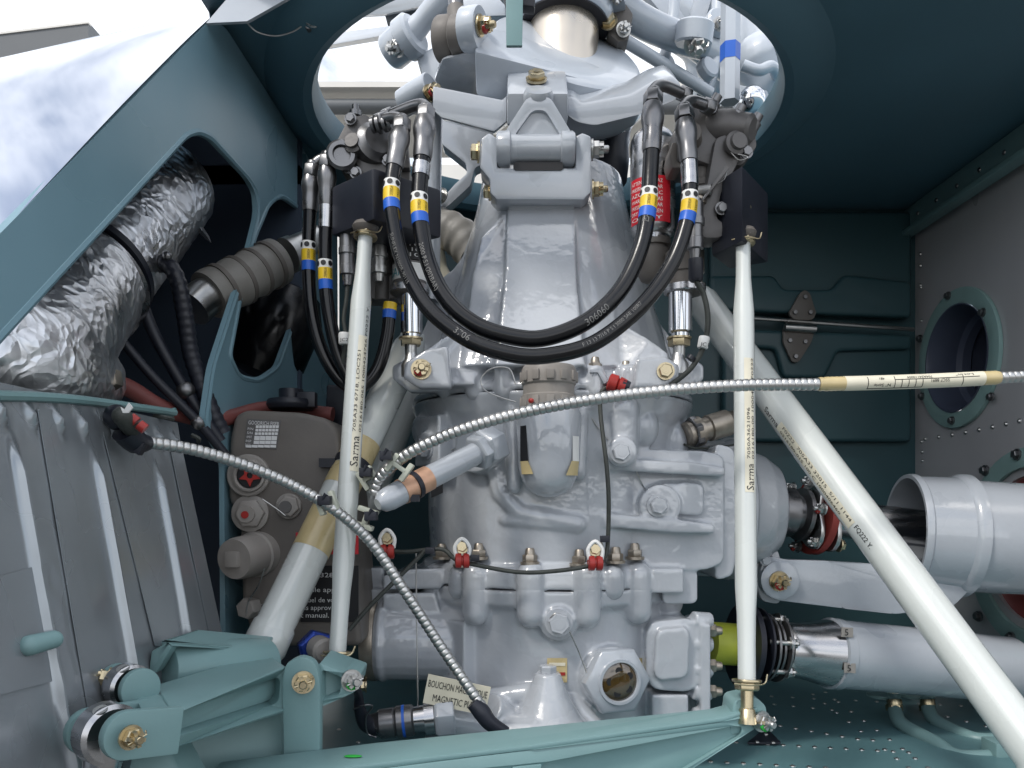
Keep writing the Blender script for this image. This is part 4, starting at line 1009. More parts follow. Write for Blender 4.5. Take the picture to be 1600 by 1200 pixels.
def elbow(par, pts, r, nutat=None):
    path = [P(*p) for p in pts]
    e = part('elbow', G().tube(path, r, 16, k=6), 'dark_steel', par)
    part('union_nut', hexg(G(), path[0], (path[1] - path[0]), r * 1.75, .020).lathe(path[0], (path[1] - path[0]), [(.02, r * 1.3), (.026, r * 1.1)], 16), 'dark_steel', par, bev=.001)
    part('union_nut', hexg(G(), path[-1], (path[-2] - path[-1]), r * 1.5, .016), 'dark_steel', par, bev=.001)
    return e
RH = .0120
h1, q1 = hose('outer black hose sweeping in a U below the scissor fork', [(626, 205, 1.13), (620, 240, 1.12), (612, 290, 1.11), (614, 340, 1.10), (630, 410, 1.09), (668, 480, 1.075), (730, 530, 1.065), (800, 554, 1.06), (860, 555, 1.06), (930, 535, 1.065), (1000, 480, 1.08), (1048, 415, 1.095), (1072, 350, 1.105), (1078, 300, 1.11), (1076, 245, 1.12), (1070, 190, 1.13)], RH * .94, (.062, .066), (.085, -.115),
     [('SUNFLEX N1000R-90115', .18, .0052, None, -.5, False), ('3706', .365, .0090, None, .25, False), ('F 13 13 7/16 P S I 3000 SAE 100R7', .56, .0052, None, .35, False)], [(-.068, -.105)])
elbow(h1, [(627, 206, 1.13), (628, 190, 1.135), (615, 184, 1.15), (590, 190, 1.17)], .0085); elbow(h1, [(1070, 188, 1.13), (1069, 168, 1.135), (1082, 158, 1.15), (1112, 168, 1.17)], .0085)
h2, q2 = hose('inner black hose in a U nested over the outer one', [(664, 186, 1.14), (661, 235, 1.13), (656, 290, 1.12), (656, 340, 1.11), (668, 405, 1.10), (696, 465, 1.085), (745, 508, 1.075), (810, 528, 1.07), (860, 526, 1.07), (920, 500, 1.075), (970, 452, 1.09), (1000, 390, 1.105), (1012, 330, 1.115), (1016, 270, 1.125), (1019, 215, 1.13), (1020, 165, 1.14)], RH, (.066, .075), (.125, -.135),
     [('2000 P.S.I (202BAR)', .23, .0065, None, -.3, False), ('306060', .575, .0095, None, -.1, False), ('EATON', .785, .0090, None, .1, False)], [(.075, .095)])
elbow(h2, [(664, 188, 1.14), (666, 170, 1.145), (652, 164, 1.16), (600, 184, 1.19)], .0085); elbow(h2, [(1020, 163, 1.14), (1021, 142, 1.145), (1036, 134, 1.16), (1075, 150, 1.19)], .0085)
h3, q3 = hose('far left black hose looping under the left servo', [(486, 276, 1.22), (484, 340, 1.22), (482, 400, 1.22), (486, 480, 1.22), (502, 545, 1.22), (530, 592, 1.225), (560, 606, 1.23), (588, 580, 1.235), (604, 530, 1.24), (610, 474, 1.245)], .0105, (.055, None), (.104,), [], [])
elbow(h3, [(487, 278, 1.22), (489, 262, 1.22), (500, 250, 1.22), (520, 245, 1.22)], .0085)
g_ = list(reversed(q3)); part('yellow_sleeve', G().tube(sub(g_, 0, .012), .0112, 20), 'yellow', h3); part('blue_sleeve', G().tube(sub(g_, .012, .026), .0112, 20), 'blue', h3)
h4, q4 = hose('second left black hose with silver sleeve beside the black cover', [(511, 262, 1.20), (510, 330, 1.20), (508, 400, 1.20), (511, 470, 1.20), (526, 545, 1.205), (548, 600, 1.21), (562, 640, 1.22)], .0105, (.06, None), (.145,), [], [(.06, .095)])
elbow(h4, [(511, 264, 1.20), (513, 244, 1.20), (525, 236, 1.205), (545, 240, 1.21)], .0085)
# ================================================================== control rods and struts
def rodthing(label, a, b, rt_, rm, rb, name='control_rod'):
    t = thing(name, label, 'rod', b)
    L = (b - a).length; d = (b - a).normalized()
    part('tube', G().lathe(a, d, [(0, rt_ * .8), (.002, rt_), (L * .06, rt_), (L * .10, rt_ * 1.06), (L * .17, rm), (L * .80, rm), (L * .86, rb * 1.08), (L * .92, rb), (L - .002, rb), (L, rb * .8)], 28), 'white_paint', t)
    return t, d, L
A, B = P(571, 368, 1.15), P(527, 1022, 1.06)
r1, d1, L1 = rodthing('left white control rod standing before the servo and diagonal strut', A, B, .0108, .0150, .0118)
def rodend(t, p, d, s_=1.0):
    part('lock_nut', hexg(G(), p, d, .0165 * s_, .011).lathe(p, d, [(-.004, .020 * s_), (0, .020 * s_), (0, 0)], 20), 'gold', t, bev=.001)
    part('threaded_shank', G().lathe(p, d, [(.01, .0085), (.034, .0085), (.036, .0105), (.055, .013), (.055, 0)], 16), 'gold', t)
    part('safety_wire', G().tube([p + V((-.02, -.01, 0)), p + V((0, -.021, .001)), p + V((.02, -.012, .001)), p + V((.026, -.006, .012))], .0012, 6, k=5), 'gold', t)
rodend(r1, B, d1); rodend(r1, A, -d1, .9)
part('flange_bush', G().lathe(P(571, 354, 1.152), Z, [(-.012, .012), (-.006, .018), (0, .020), (.006, .016), (.006, 0)], 24), 'taupe', r1)
A2, B2 = P(1161, 378, 1.16), P(1167, 1066, 1.05)
r2, d2, L2 = rodthing('right white control rod standing before the gearbox nose', A2, B2, .0108, .0150, .0120)
rodend(r2, B2, d2); rodend(r2, A2, -d2, .9)
part('flange_bush', G().lathe(P(1161, 364, 1.162), Z, [(-.012, .012), (-.006, .018), (0, .020), (.006, .016), (.006, 0)], 24), 'taupe', r2)
def rodtext(t, a, b, r, s_, d, h, Lt, side, flip=False, m='ink'):
    path = [a.lerp(b, i / 40) for i in range(41)]
    g = G(); text_tube(g, s_, path, r, d, h, Lt, side, flip, off=.0007); part('lettering', g, m, t)
def rodstrip(t, a, b, r, d0, d1, a0, a1, m='cream'):     # clear yellowed tape under the lettering
    dd = (b - a).normalized(); v = []
    for i in range(2):
        c = a + dd * (d0, d1)[i]; toc = (-c).normalized(); nn = (toc - dd * toc.dot(dd)).normalized(); bb = nn.cross(dd)
        for j in range(6):
            an = a0 + (a1 - a0) * j / 5; v.append(c + (nn * math.cos(an) + bb * math.sin(an)) * (r + .0004))
    part('clear_tape', G().add(v, [(j, j + 1, j + 7, j + 6) for j in range(5)]), m, t)
# left rod reads upwards
rodstrip(r1, B, A, .0150, .255, .455, -.95, .0)
rodtext(r1, B, A, .0150, 'Sarma', .262, .0115, .044, -.35); rodtext(r1, B, A, .0150, '705A33 6718, LOC251', .312, .0042, .12, -.15); rodtext(r1, B, A, .0150, '0216180-06S 1000424766 F0222 Y.', .312, .0042, .19, -.75)
rodstrip(r2, B2, A2, .0150, .262, .46, -.95, .0)
rodtext(r2, B2, A2, .0150, 'Sarma', .265, .0105, .038, -.5); rodtext(r2, B2, A2, .0150, '7050A3621096', .31, .0042, .075, -.35); rodtext(r2, B2, A2, .0150, '0216180-00 1000426 F0222', .31, .0042, .15, -.8)
# suspension struts
def strut(label, a, b, r, ends=True):
    t = thing('gearbox_strut', label, 'strut', b)
    L = (b - a).length; d = (b - a).normalized()
    part('tube', G().lathe(a, d, [(0, r * .7), (.03, r), (L - .05, r), (L - .045, r * 1.1), (L - .012, r * 1.12), (L, r * .95)], 32), 'white_paint', t)
    return t, d, L
a, b = P(1085, 455, 1.44), P(1665, 1240, .96)
st, d, L = strut('large white diagonal strut crossing the right side to the corner', a, b, .0290)
rodtext(st, a, b, .0290, 'Sarma', .295, .0105, .040, -.75); rodtext(st, a, b, .0290, 'F0222  705A33 32015  5/11 1144', .345, .0048, .19, -.55); rodtext(st, a, b, .0290, '0216180-01S 100 C 1000406460', .345, .0048, .17, -.85); rodtext(st, a, b, .0290, 'FQ222 Y.', .545, .0075, .04, -.5)
rodstrip(st, a, b, .0290, .335, .54, -1.0, -.4)
a, b = P(648, 525, 1.34), P(406, 1026, 1.07)
st2, d, L = strut('white diagonal strut with yellow tape bands left of the gearbox', a, b, .0280)
def sband(d0, d1, m, nm): part(nm, G().tube([a + d * d0, a + d * d1], .0284, 32), m, st2)
tt = lambda py: L * (py - 525) / 505.
dd0 = L * .36
sband(L * .385, L * .455, 'tan_tape', 'tape_band'); sband(L * .475, L * .535, 'tan_tape', 'tape_band'); sband(L * .585, L * .72, 'tan_tape', 'tape_band')
part('cable_tie', G().tube([a + d * (L * .448), a + d * (L * .472)], .0296, 32).box(a + d * (L * .46) + V((-.035, -.012, .004)), (.025, .016, .014)), 'black', st2)
a, b = P(668, 560, 1.60), P(570, 800, 1.52)
strut('short white strut behind the left diagonal strut', a, b, .026)

# ================================================================== flexible metal conduits
def conduit(par, path, r, pitch=.0085, name='conduit'):
    pts = resample(path, pitch / 5); rr = [r * (1.0, 1.01, 1.01, 1.0, .86)[i % 5] for i in range(len(pts))]
    return part(name, G().tube(pts, rr, 16), 'steel', par)
cd = thing('flexible_conduit', 'long ribbed steel conduit crossing the gearbox to the right edge', 'conduit', P(900, 640, 1.06))
cp = spl([P(*p) for p in [(585, 772, 1.075), (592, 750, 1.07), (612, 728, 1.06), (650, 702, 1.05), (720, 672, 1.045), (810, 646, 1.04), (920, 625, 1.035), (1040, 610, 1.03), (1160, 602, 1.02), (1290, 600, 1.02), (1430, 596, 1.03), (1560, 590, 1.04), (1660, 584, 1.05)]], 12)
conduit(cd, cp, .0082)
def near(path, px):
    acc = 0
    for p, q in zip(path, path[1:]):
        X = 800 + FOC * q.x / q.y
        if X > px: return acc
        acc += (q - p).length
    return acc
d0, d1_ = near(cp, 1284), near(cp, 1566)
part('label_sleeve', G().tube(sub(cp, d0 + .034, d1_ - .024, 10), .0098, 24), 'cream', cd)
part('clear_sleeve', G().tube(sub(cp, d0, d0 + .036, 12), [.0088, .0094, .0088, .0094, .0097, .0093, .0097, .0093, .0097, .0093, .0097, .0093, .0097], 24), 'tan_tape', cd)
part('clear_sleeve', G().tube(sub(cp, d1_ - .026, d1_, 10), [.0097, .0092, .0097, .0092, .0097, .0092, .0097, .0092, .0097, .009, .0086], 24), 'tan_tape', cd)
lpth = sub(cp, d0 + .034, d1_ - .024, 30)
g = G(); LL = length(lpth)
text_tube(g, '55CF 8891', lpth, .0099, LL * .60, .0042, LL * .13, .05, True); text_tube(g, 'N° Serie', lpth, .0099, LL * .19, .0040, LL * .12, -.35, True); text_tube(g, '481', lpth, .0099, LL * .23, .0036, LL * .035, .55, True); text_tube(g, '704A34110004', lpth, .0099, LL * .43, .0034, LL * .18, .62, True); text_tube(g, 'Lot n°', lpth, .0099, LL * .78, .0034, LL * .13, .7, True)
part('lettering', g, 'ink', cd)
g = G()
def tline(d0, d1, a0, a1, w=.0005):
    for (da, aa), (db_, ab) in [((d0, a0), (d1, a1))]:
        v = []
        for i in range(9):
            t = i / 8; dq = da + (db_ - da) * t; aq = aa + (ab - aa) * t
            c, tn = along(lpth, LL * dq); toc = (-c).normalized(); nn = (toc - tn * toc.dot(tn)).normalized(); bb = nn.cross(tn)
            for s_ in (-1, 1):
                off = tn * (s_ * w) if abs(d1 - d0) < 1e-6 else bb * (s_ * w)
                v.append(c + (nn * math.cos(aq) + bb * math.sin(aq)) * .0100 + off)
        g.add(v, [(2 * i, 2 * i + 1, 2 * i + 3, 2 * i + 2) for i in range(8)])
for q in (.15, .34, .83): tline(q, q, -.9, .9)
for q in (.39, .44, .49, .54): tline(q, q, -.9, .3)
tline(.34, .95, .34, .34); tline(.15, .54, -.85, -.85)
part('printed_lines', g, 'ink', cd)
c2_ = thing('flexible_conduit', 'ribbed steel conduit sagging from the heat shield past the left rod', 'conduit', P(500, 790, 1.0))
cp2 = spl([P(*p) for p in [(222, 690, .89), (300, 702, .93), (380, 726, .97), (450, 755, 1.0), (520, 795, 1.02), (580, 848, 1.05), (635, 928, 1.06), (690, 1012, 1.07), (735, 1078, 1.07), (765, 1120, 1.07)]], 12)
conduit(c2_, cp2, .0074, .0080)
part('end_boot', G().tube([P(738, 1098, 1.066), P(752, 1112, 1.066), P(766, 1130, 1.066), P(790, 1145, 1.07)], [.0095, .0125, .011, .009], 16, k=4), 'black', c2_)
part('boot', G().tube([P(196, 672, .855), P(212, 690, .87), P(228, 692, .893)], [.016, .014, .0095], 16, k=4), 'black', c2_)
part('boot_strap', G().plate([(192, 690), (226, 692), (215, 712)], .86, .012), 'black', c2_, bev=.002)
# nylon stand-offs with ties
def standoff(label, pts, Y, tie):
    t = thing('cable_standoff', label, 'clamp', P(pts[0][0], pts[0][1], Y))
    g = G()
    (x0, y0), (x1, y1) = pts
    u = V((x1 - x0, y1 - y0)).normalized(); nrm = V((-u.y, u.x))
    def bar_(p, q, wd): 
        dq = (V(q) - V(p)).normalized(); m = V((-dq.y, dq.x)) * wd / 2; p, q = V(p), V(q)
        g.plate([(p + m)[:], (q + m)[:], (q - m)[:], (p - m)[:]], Y, .016)
    bar_((x0, y0), (x1, y1), 7)
    for q in ((x0, y0), (x1, y1)): bar_(V(q) - nrm * 16, V(q) + nrm * 16, 8)
    part('spacer', g, 'nylon', t, bev=.0015)
    part('tie', G().box(P(*tie, Y - .006), (.016, .02, .012)).tube([P(tie[0] - 8, tie[1] + 8, Y - .012), P(tie[0], tie[1] - 10, Y - .016), P(tie[0] + 8, tie[1] - 2, Y - .006)], .0025, 8), 'black', t, bev=.001)
standoff('pale nylon spacer tying the two pipes by the copper tape', [(612, 722), (634, 738)], 1.045, (604, 712))
standoff('pale nylon spacer left of the sagging filler pipe end', [(582, 742), (566, 752)], 1.075, (572, 738))
standoff('pale nylon spacer under the filler pipe end', [(574, 798), (566, 822)], 1.06, (580, 806))
standoff('black tied spacer holding the conduit on the yellow tape', [(498, 790), (520, 782)], 1.015, (508, 782))

# ================================================================== teal levers at the bottom
bc = thing('bell_crank', 'teal bell crank lever with gold castle nuts at lower left', 'lever', P(470, 1190, .95))
YR_ = .93
D = V((-.05, .08, 0))
lv = part('lever_arm', G().pocket([(262, 1104, .72), (446, 1040, YR_), (446, 1112, YR_), (268, 1170, .72)], [(276, 1114, .722), (438, 1056, YR_), (436, 1098, YR_), (276, 1152, .722)], .8, D, .022, 4, 12), 'teal', bc, bev=.0022)
fa = V((.80, -.60, 0)).normalized()
def cheek(c, r, tail, w=.010):      # rounded fork cheek: disc plus a bar running back to the lever
    u = (tail - c) - fa * (tail - c).dot(fa); L_ = u.length; u.normalize(); v_ = fa.cross(u); o = []
    for k in range(17):
        a = math.pi / 2 + k * math.pi / 16; o.append(c + (u * math.cos(a) + v_ * math.sin(a)) * r)
    o += [c + u * L_ - v_ * r * 1.0, c + u * L_ + v_ * r * 1.0]
    return G().prism([q - fa * w / 2 for q in o], fa * w)
part('fork_cheek', cheek(P(196, 1148, .66), .021, P(262, 1134, .71)), 'teal', bc, bev=.002)
part('fork_cheek', cheek(P(138, 1142, .70), .021, P(225, 1112, .78)), 'teal', bc, bev=.002)
part('fork_base', G().prism([P(222, 1112, .70), P(264, 1103, .72), P(268, 1169, .72), P(226, 1172, .70)], (-.045, .072, 0)), 'teal', bc, bev=.004)
nut(P(204, 1152, .648), fa, bc, .66)
part('pivot_plate', G().plate([(440, 1060, .925), (446, 1036, .925), (470, 1024, .925), (492, 1034, .925), (500, 1062, .925), (500, 1215, .925), (444, 1215, .925)], .925, .016, r=12), 'teal', bc, bev=.003)
nut(P(474, 1066, .922), V((.25, -1, .05)), bc, .85)
part('short_arm', G().pocket([(498, 1036, .94), (536, 1050, .955), (560, 1058, .96), (556, 1080, .96), (536, 1090, .955), (498, 1106, .94)], [(503, 1046, .94), (534, 1058, .955), (531, 1084, .955), (503, 1096, .94)], .94, V((0, .06, .005)), .02, 4, 5), 'teal', bc, bev=.002)
nut(P(549, 1063, .958), V((.5, -.85, .05)), bc, .85, 'green', me=M_NUTS)
# barrel and rear cheek behind the lever
part('rear_bracket', G().prism([P(236, 1018, .86), P(262, 1002, .86), P(268, 1012, .86), P(244, 1052, .86), P(232, 1050, .86)], (0, .02, 0)).prism([P(262, 1002, .86), P(398, 1012, .98), P(398, 1018, .98), P(268, 1010, .86)], (0, .08, 0)), 'teal', bc, bev=.003)
part('barrel', G().cyl(P(250, 1050, .89), P(412, 1040, 1.01), .036, n=32), 'teal', bc, bev=.003)
part('upright', G().prism([P(300, 1100, .90), P(420, 1060, .98), P(440, 1120, .96), P(440, 1260, .93), P(280, 1260, .88)], (0, .03, 0)), 'teal', bc, bev=.004)
part('foot', G().prism([P(208, 1174, .76), P(262, 1170, .78), P(300, 1240, .78), P(190, 1240, .74)], (0, .05, 0)), 'teal', bc, bev=.004)
def rodend2(label, c, ax, r, stem, w):
    t = thing('rod_end', label, 'rod end', c)
    part('eye', G().lathe(c, ax, [(-w, r * .86), (-w * .75, r), (w * .75, r), (w, r * .86)], 40), 'brushed', t)
    part('shank', G().tube([c, c + stem * .5, c + stem], [r * .7, r * .55, r * .5], 18), 'brushed', t)
    part('bearing_cap', G().lathe(c + V((0, -.45, .9)).normalized() * (r - .0005), V((0, -.45, .9)), [(0, .0062), (.001, .0062), (.001, 0)], 16), 'steel', t)
    return t
e1_ = rodend2('large steel rod end eye in the front fork of the teal lever', P(168, 1146, .68), fa, .027, V((-.012, 0, -.07)), .0125)
e2_ = rodend2('steel rod end eye in the rear fork with a gold nut', P(200, 1072, .765), fa, .022, V((0, 0, -.06)), .011)
nut(P(170, 1060, .765), -fa + V((0, -.9, .2)), bc, .7)
part('rear_cheek', G().lathe(P(183, 1066, .775), fa, [(-.004, .019), (.004, .019)], 28), 'teal', bc, bev=.002)
part('rear_cheek', G().lathe(P(218, 1076, .752), fa, [(-.004, .020), (.004, .020)], 28), 'teal', bc, bev=.002)
# long beam
bm_ = thing('control_beam', 'long teal milled control beam across the bottom of the picture', 'beam', P(800, 1200, .95))
g = G()
def bp(px, py): return (px, py, .80 + (px - 300) / 895 * .25)
g.pocket([bp(300, 1240), bp(560, 1204), bp(830, 1172), bp(1130, 1128), bp(1180, 1112), bp(1196, 1112), bp(1196, 1128), bp(1060, 1215), bp(1000, 1290), bp(300, 1290)], [bp(846, 1192), bp(1148, 1134), bp(1160, 1136), bp(1158, 1150), bp(1050, 1215), bp(990, 1275), bp(838, 1275)], 1, V((0, .012, 0)), .010, 5, 12)
web = part('front_web', g, 'teal', bm_, bev=.0018)
g = G(); g.prism([P(*bp(300, 1240)), P(*bp(560, 1204)), P(*bp(830, 1172)), P(*bp(1130, 1128)), P(*bp(1184, 1112)), P(*bp(1184, 1112)) + V((-.01, .04, 0)), P(*bp(1120, 1129)) + V((0, .045, 0)), P(*bp(830, 1172)) + V((0, .07, 0)), P(*bp(560, 1204)) + V((0, .08, 0)), P(*bp(300, 1240)) + V((0, .08, 0))], (0, 0, .006))
part('top_flange', g, 'teal', bm_, bev=.002)
part('pocket_rib', G().plate([bp(800, 1196), bp(846, 1192), bp(838, 1275), bp(810, 1275)], 1, -.006), 'teal', bm_, bev=.002)
part('end_fork', G().plate([(1146, 1096, 1.045), (1180, 1088, 1.05), (1198, 1104, 1.05), (1198, 1128, 1.05), (1180, 1140, 1.05), (1140, 1150, 1.045)], 1.05, .05, r=8), 'teal', bm_, bev=.003)
nut(P(1190, 1127, 1.046), V((.45, -.9, 0)), bm_, .9, 'green', me=M_NUTS)
part('green_dab', G().sph(P(543, 1207, .868) + V((0, .03, .0085)), .011, (1, .35, .12), 14), 'green_dab', bm_)

# ================================================================== hydraulic reservoir block at left
rs = thing('hydraulic_reservoir', 'brown grey hydraulic reservoir block with red sight ports', 'reservoir', P(460, 1010, 1.2))
YR = 1.21
body = G().plate([(366, 650), (384, 640), (470, 644), (512, 654), (528, 672), (534, 720), (545, 770), (565, 1010), (420, 1010), (390, 985), (378, 940), (374, 810), (356, 780), (358, 690)], YR, .16, r=12)
part('body', body, 'taupe', rs, bev=.010, seg=3)
def disc(px, py, r, h, Y=YR, ax=(0, -1, 0), prof=None): return G().lathe(P(px, py, Y), ax, [(-.01, S(r, Y)), (h * .8, S(r, Y)), (h, S(r, Y) * .94), (h, 0)], 36)
p1 = part('sight_port', disc(390, 743, 33, .010), 'cap_grey', rs)
part('port_bore', G().lathe(P(390, 743, YR - .0102), (0, -1, 0), [(0, S(19, YR)), (.0006, S(19, YR)), (.0006, 0)], 32), 'ink', p1)
stg = [P(390 + (17.5 if i % 2 == 0 else 8.5) * math.cos(i * math.pi / 5 + .3), 743 + (17.5 if i % 2 == 0 else 8.5) * math.sin(i * math.pi / 5 + .3), YR - .0135) for i in range(10)]
part('red_star', G().prism(stg, (0, .002, 0), [[P(390 + 5 * math.cos(a), 743 - 5 * math.sin(a), YR - .0135) for a in [i * .785 for i in range(8)]]]), 'red', p1)
part('port_lip', G().lathe(P(390, 743, YR - .010), (0, -1, 0), [(0, S(26, YR)), (.006, S(25, YR)), (.007, S(22, YR)), (.004, S(20, YR)), (0, S(20, YR))], 36), 'cap_grey', p1)
p2 = part('plug', disc(392, 802, 29, .006), 'cap_grey', rs); part('hex', hexg(G(), P(392, 802, YR - .005), (0, -1, 0), S(23, YR), .010, .3), 'cap_grey', p2, bev=.001); part('boss', disc(390, 803, 14, .018), 'cap_grey', p2); part('red_button', disc(389, 804, 6, .020), 'red', p2)
p3 = part('plug', disc(452, 791, 20, .006), 'cap_grey', rs); part('hex', hexg(G(), P(452, 791, YR - .005), (0, -1, 0), S(17, YR), .009), 'cap_grey', p3, bev=.001); part('boss', disc(450, 792, 10, .016), 'servo_grey', p3)
fc0 = P(400, 866, YR); fax = V((-.35, -1, -.08)).normalized()
p4 = part('filter_canister', G().lathe(fc0, fax, [(-.02, S(36, YR)), (.004, S(36, YR)), (.006, S(33, YR)), (.012, S(33, YR)), (.045, S(32, YR)), (.052, S(30, YR)), (.052, 0)], 44), 'cap_grey', rs)
part('square_boss', G().box(fc0 + fax * .054, (.022, .012, .024), M.Rotation(-.3, 3, 'Z')), 'cap_grey', p4, bev=.002)
p5 = part('drain_plug', hexg(G(), P(396, 948, YR + .005), (-.2, -1, 0), S(17, YR), .026), 'cap_grey', rs, bev=.001)
for wp in ([(410, 780), (432, 795), (446, 806)], [(418, 872), (405, 912), (388, 940), (384, 960)], [(408, 945), (424, 940), (432, 945)]): wire(rs, wp, YR - .022, .0009, 'steel', 'lock_wire')
part('filler_cap', G().lathe(P(455, 640, YR + .06), Z, [(0, .036), (.008, .040), (.016, .038), (.018, .020), (.034, .020), (.034, 0)], 28).box(P(480, 625, YR + .05), (.03, .02, .025)), 'black', rs, bev=.002)
lp_ = part('maker_label', G().plate([(386, 654), (439, 657), (432, 702), (382, 697)], YR - .0012, .001), 'servo_grey', rs)
g = G(); text_px(g, 'GOODRICH FISER', 388, 663, YR - .0018, 6, 48, -3); 
for k, s_ in enumerate(['P/N', 'S/N', 'AMDT', 'INSP', 'DATE']): text_px(g, s_, 387 - k * 1.0, 671.5 + k * 6.3, YR - .0018, 3.6, 8.5, -4)
def cell(px, py, w_, h_): g.prism([P(px, py, YR - .0018), P(px + w_, py + w_ * .06, YR - .0018), P(px + w_ - h_ * .1, py + h_ + w_ * .06, YR - .0018), P(px - h_ * .1, py + h_, YR - .0018)], (0, .0003, 0))
for k in range(7):
    cell(400 + k * 5.2, 664.5, 4.4, 4.2); cell(399.4 + k * 5.2, 670, 4.4, 4); cell(398.6 + k * 5.2, 675.5, 4.3, 4)
for k in range(4): cell(397.6 + k * 9, 681, 8.4, 6.5); cell(396.6 + k * 9, 688.5, 8.4, 5)
for k in range(5): cell(384 + k * 9.6, 695, 9, 4)
part('lettering', g, 'ink_white', lp_)
bp_ = part('black_placard', G().plate([(470, 884), (560, 884), (560, 972), (470, 972)], YR - .0035, .002), 'ink', rs)
part('red_tab', G().plate([(462, 832), (560, 832), (560, 866), (462, 866)], YR - .0035, .002), 'red_label', rs)
g = G(); text_px(g, '. 83280', 486, 902, YR - .0042, 7, 42); text_px(g, 'Huile appr', 472, 925, YR - .0042, 7.5, 58); text_px(g, 'Manuel de vol', 462, 941, YR - .0042, 7.5, 62); text_px(g, 'Use oils approved', 446, 953, YR - .0042, 7.5, 82); text_px(g, 'Flight manual.', 448, 965, YR - .0042, 7.5, 66)
part('lettering', g, 'ink_white', bp_)
bu = part('blue_union', hexg(G(), P(492, 1012, 1.12), V((.5, -1, 0)), .028, .02), 'blue_anod', rs, bev=.001); part('union_tip', G().lathe(P(498, 1012, 1.10), V((.6, -1, 0)), [(0, .018), (.03, .018), (.034, .014), (.034, 0)], 24), 'cap_grey', bu)
# ================================================================== heat shield, ducts and lines at left
hs = thing('heat_shield', 'ribbed grey metal heat shield panel at lower left', 'heat shield', (-.42, .85, ZF))
YS = [.555, .69, .824, .964, 1.12]
v = []; f = []
ny, nz_ = 260, 70
for i in range(ny + 1):
    y = .42 + i * .635 / ny
    for j in range(nz_ + 1):
        z = .105 - j * .56 / nz_
        x = XL + .18 * (.052 - z)
        h_ = 0
        for k, yr in enumerate(YS):
            u = (y - yr) / .0046
            if abs(u) < 3: h_ += .0085 * math.exp(-u * u) * min(max((.062 - .004 * k - z) / .03, 0), 1)
        if z < .1 and z > .06:
            for k in range(18):
                yc = .45 + k * .044; h_ += .009 * math.exp(-((y - yc - (.1 - z) * .4) / .006) ** 2) * math.exp(-((z - .078) / .009) ** 2)
        h_ += .0012 * noise.noise((y * 6, z * 5, 1)) + .0006 * noise.noise((y * 30, z * 20, 3))
        if abs(y - .705) < .05: h_ += .0022 * noise.noise((y * 70, z * 45, 7)) * math.exp(-((y - .705) / .02) ** 2) * (1 if z < -.05 else .2)
        v.append(V((x + h_, y, z)))
for i in range(ny):
    for j in range(nz_): f.append((i * (nz_ + 1) + j, (i + 1) * (nz_ + 1) + j, (i + 1) * (nz_ + 1) + j + 1, i * (nz_ + 1) + j + 1))
part('panel', G().add(v, f), 'shield', hs)
def onsh(px, py, off=.002):      # point on the shield under a picture position
    a = (px - 800) / FOC; b = (HOR - py) / FOC
    Y = (XL + .18 * .052) / (a + .18 * b); p = P(px, py, Y); return p + V((off, 0, off * .18))
for poly in ([(-20, 905), (70, 880), (78, 1065), (-20, 1090)], [(150, 640), (172, 660), (270, 1010), (240, 1010)], [(56, 640), (80, 640), (190, 1200), (150, 1200)], [(262, 690), (280, 690), (345, 990), (325, 990)]):
    part('overlay_strip', G().prism([onsh(q[0], q[1], .0012) for q in poly], (.0008, 0, 0)), 'shield', hs)
part('sealed_fastener', G().cap(onsh(38, 1010, .004), onsh(62, 1003, .012), .009, .008), 'teal', hs)
part('edge_strip', G().tube([onsh(-40, 618), onsh(80, 622), onsh(160, 630), onsh(270, 645)], .005, 8, k=4), 'teal', hs)
# foil wrapped duct seen through the frame opening
du = thing('foil_duct', 'crinkled silver foil duct passing through the frame opening', 'duct', P(120, 480, 1.0))
def crinkle(path, r, n=64, amp=.0020, sd=0, mouth=False):
    pts = resample(spl([P(*p) for p in path], 14), .007); g = G(); g.tube(pts, r, n, cap=False)
    for i, p in enumerate(g.v):
        c = pts[min(i // n, len(pts) - 1)]; dr = (p - c).normalized()
        d = amp * (abs(noise.noise(p * 26 + V((sd, 0, 0)))) * 1.3 - .3) + amp * .5 * noise.noise(p * 60) + amp * .35 * noise.noise(p * 110)
        g.v[i] = p + dr * d
    return g
part('upper_section', crinkle([(140, 422, 1.10), (186, 368, 1.17), (226, 322, 1.23), (258, 288, 1.29)], [.084, .086, .086, .083], sd=1), 'foil', du, sharp=False)
part('duct_mouth', G().lathe(P(258, 300, 1.28), V((.75, .1, .62)), [(0, .06), (.002, .092), (.006, .102), (.010, .092), (.014, .06)], 48), 'foil', du)
part('middle_section', crinkle([(30, 555, .90), (60, 522, .94), (90, 478, 1.0), (122, 440, 1.06)], [.088, .088, .088, .088], sd=5), 'foil', du, sharp=False)
part('lower_section', crinkle([(-90, 560, .80), (0, 560, .86), (75, 575, .95), (150, 598, 1.05)], [.08, .094, .078, .045], sd=9, amp=.0035), 'foil', du, sharp=False)
dm = (P(200, 370, 1.17) - P(150, 425, 1.10)).normalized()
part('clamp_band', G().lathe(P(124, 440, 1.07), dm, [(-.018, .088), (-.018, .092), (.012, .092), (.012, .088)], 48), 'brushed', du)
part('rubber_joint', G().lathe(P(138, 424, 1.10), dm, [(-.003, .084), (-.001, .089), (.010, .089), (.012, .084)], 48), 'black', du)
part('mesh_patch', G().plate([(150, 585), (178, 575), (182, 600), (160, 612)], .96, .02), 'bronze', du, bev=.003)
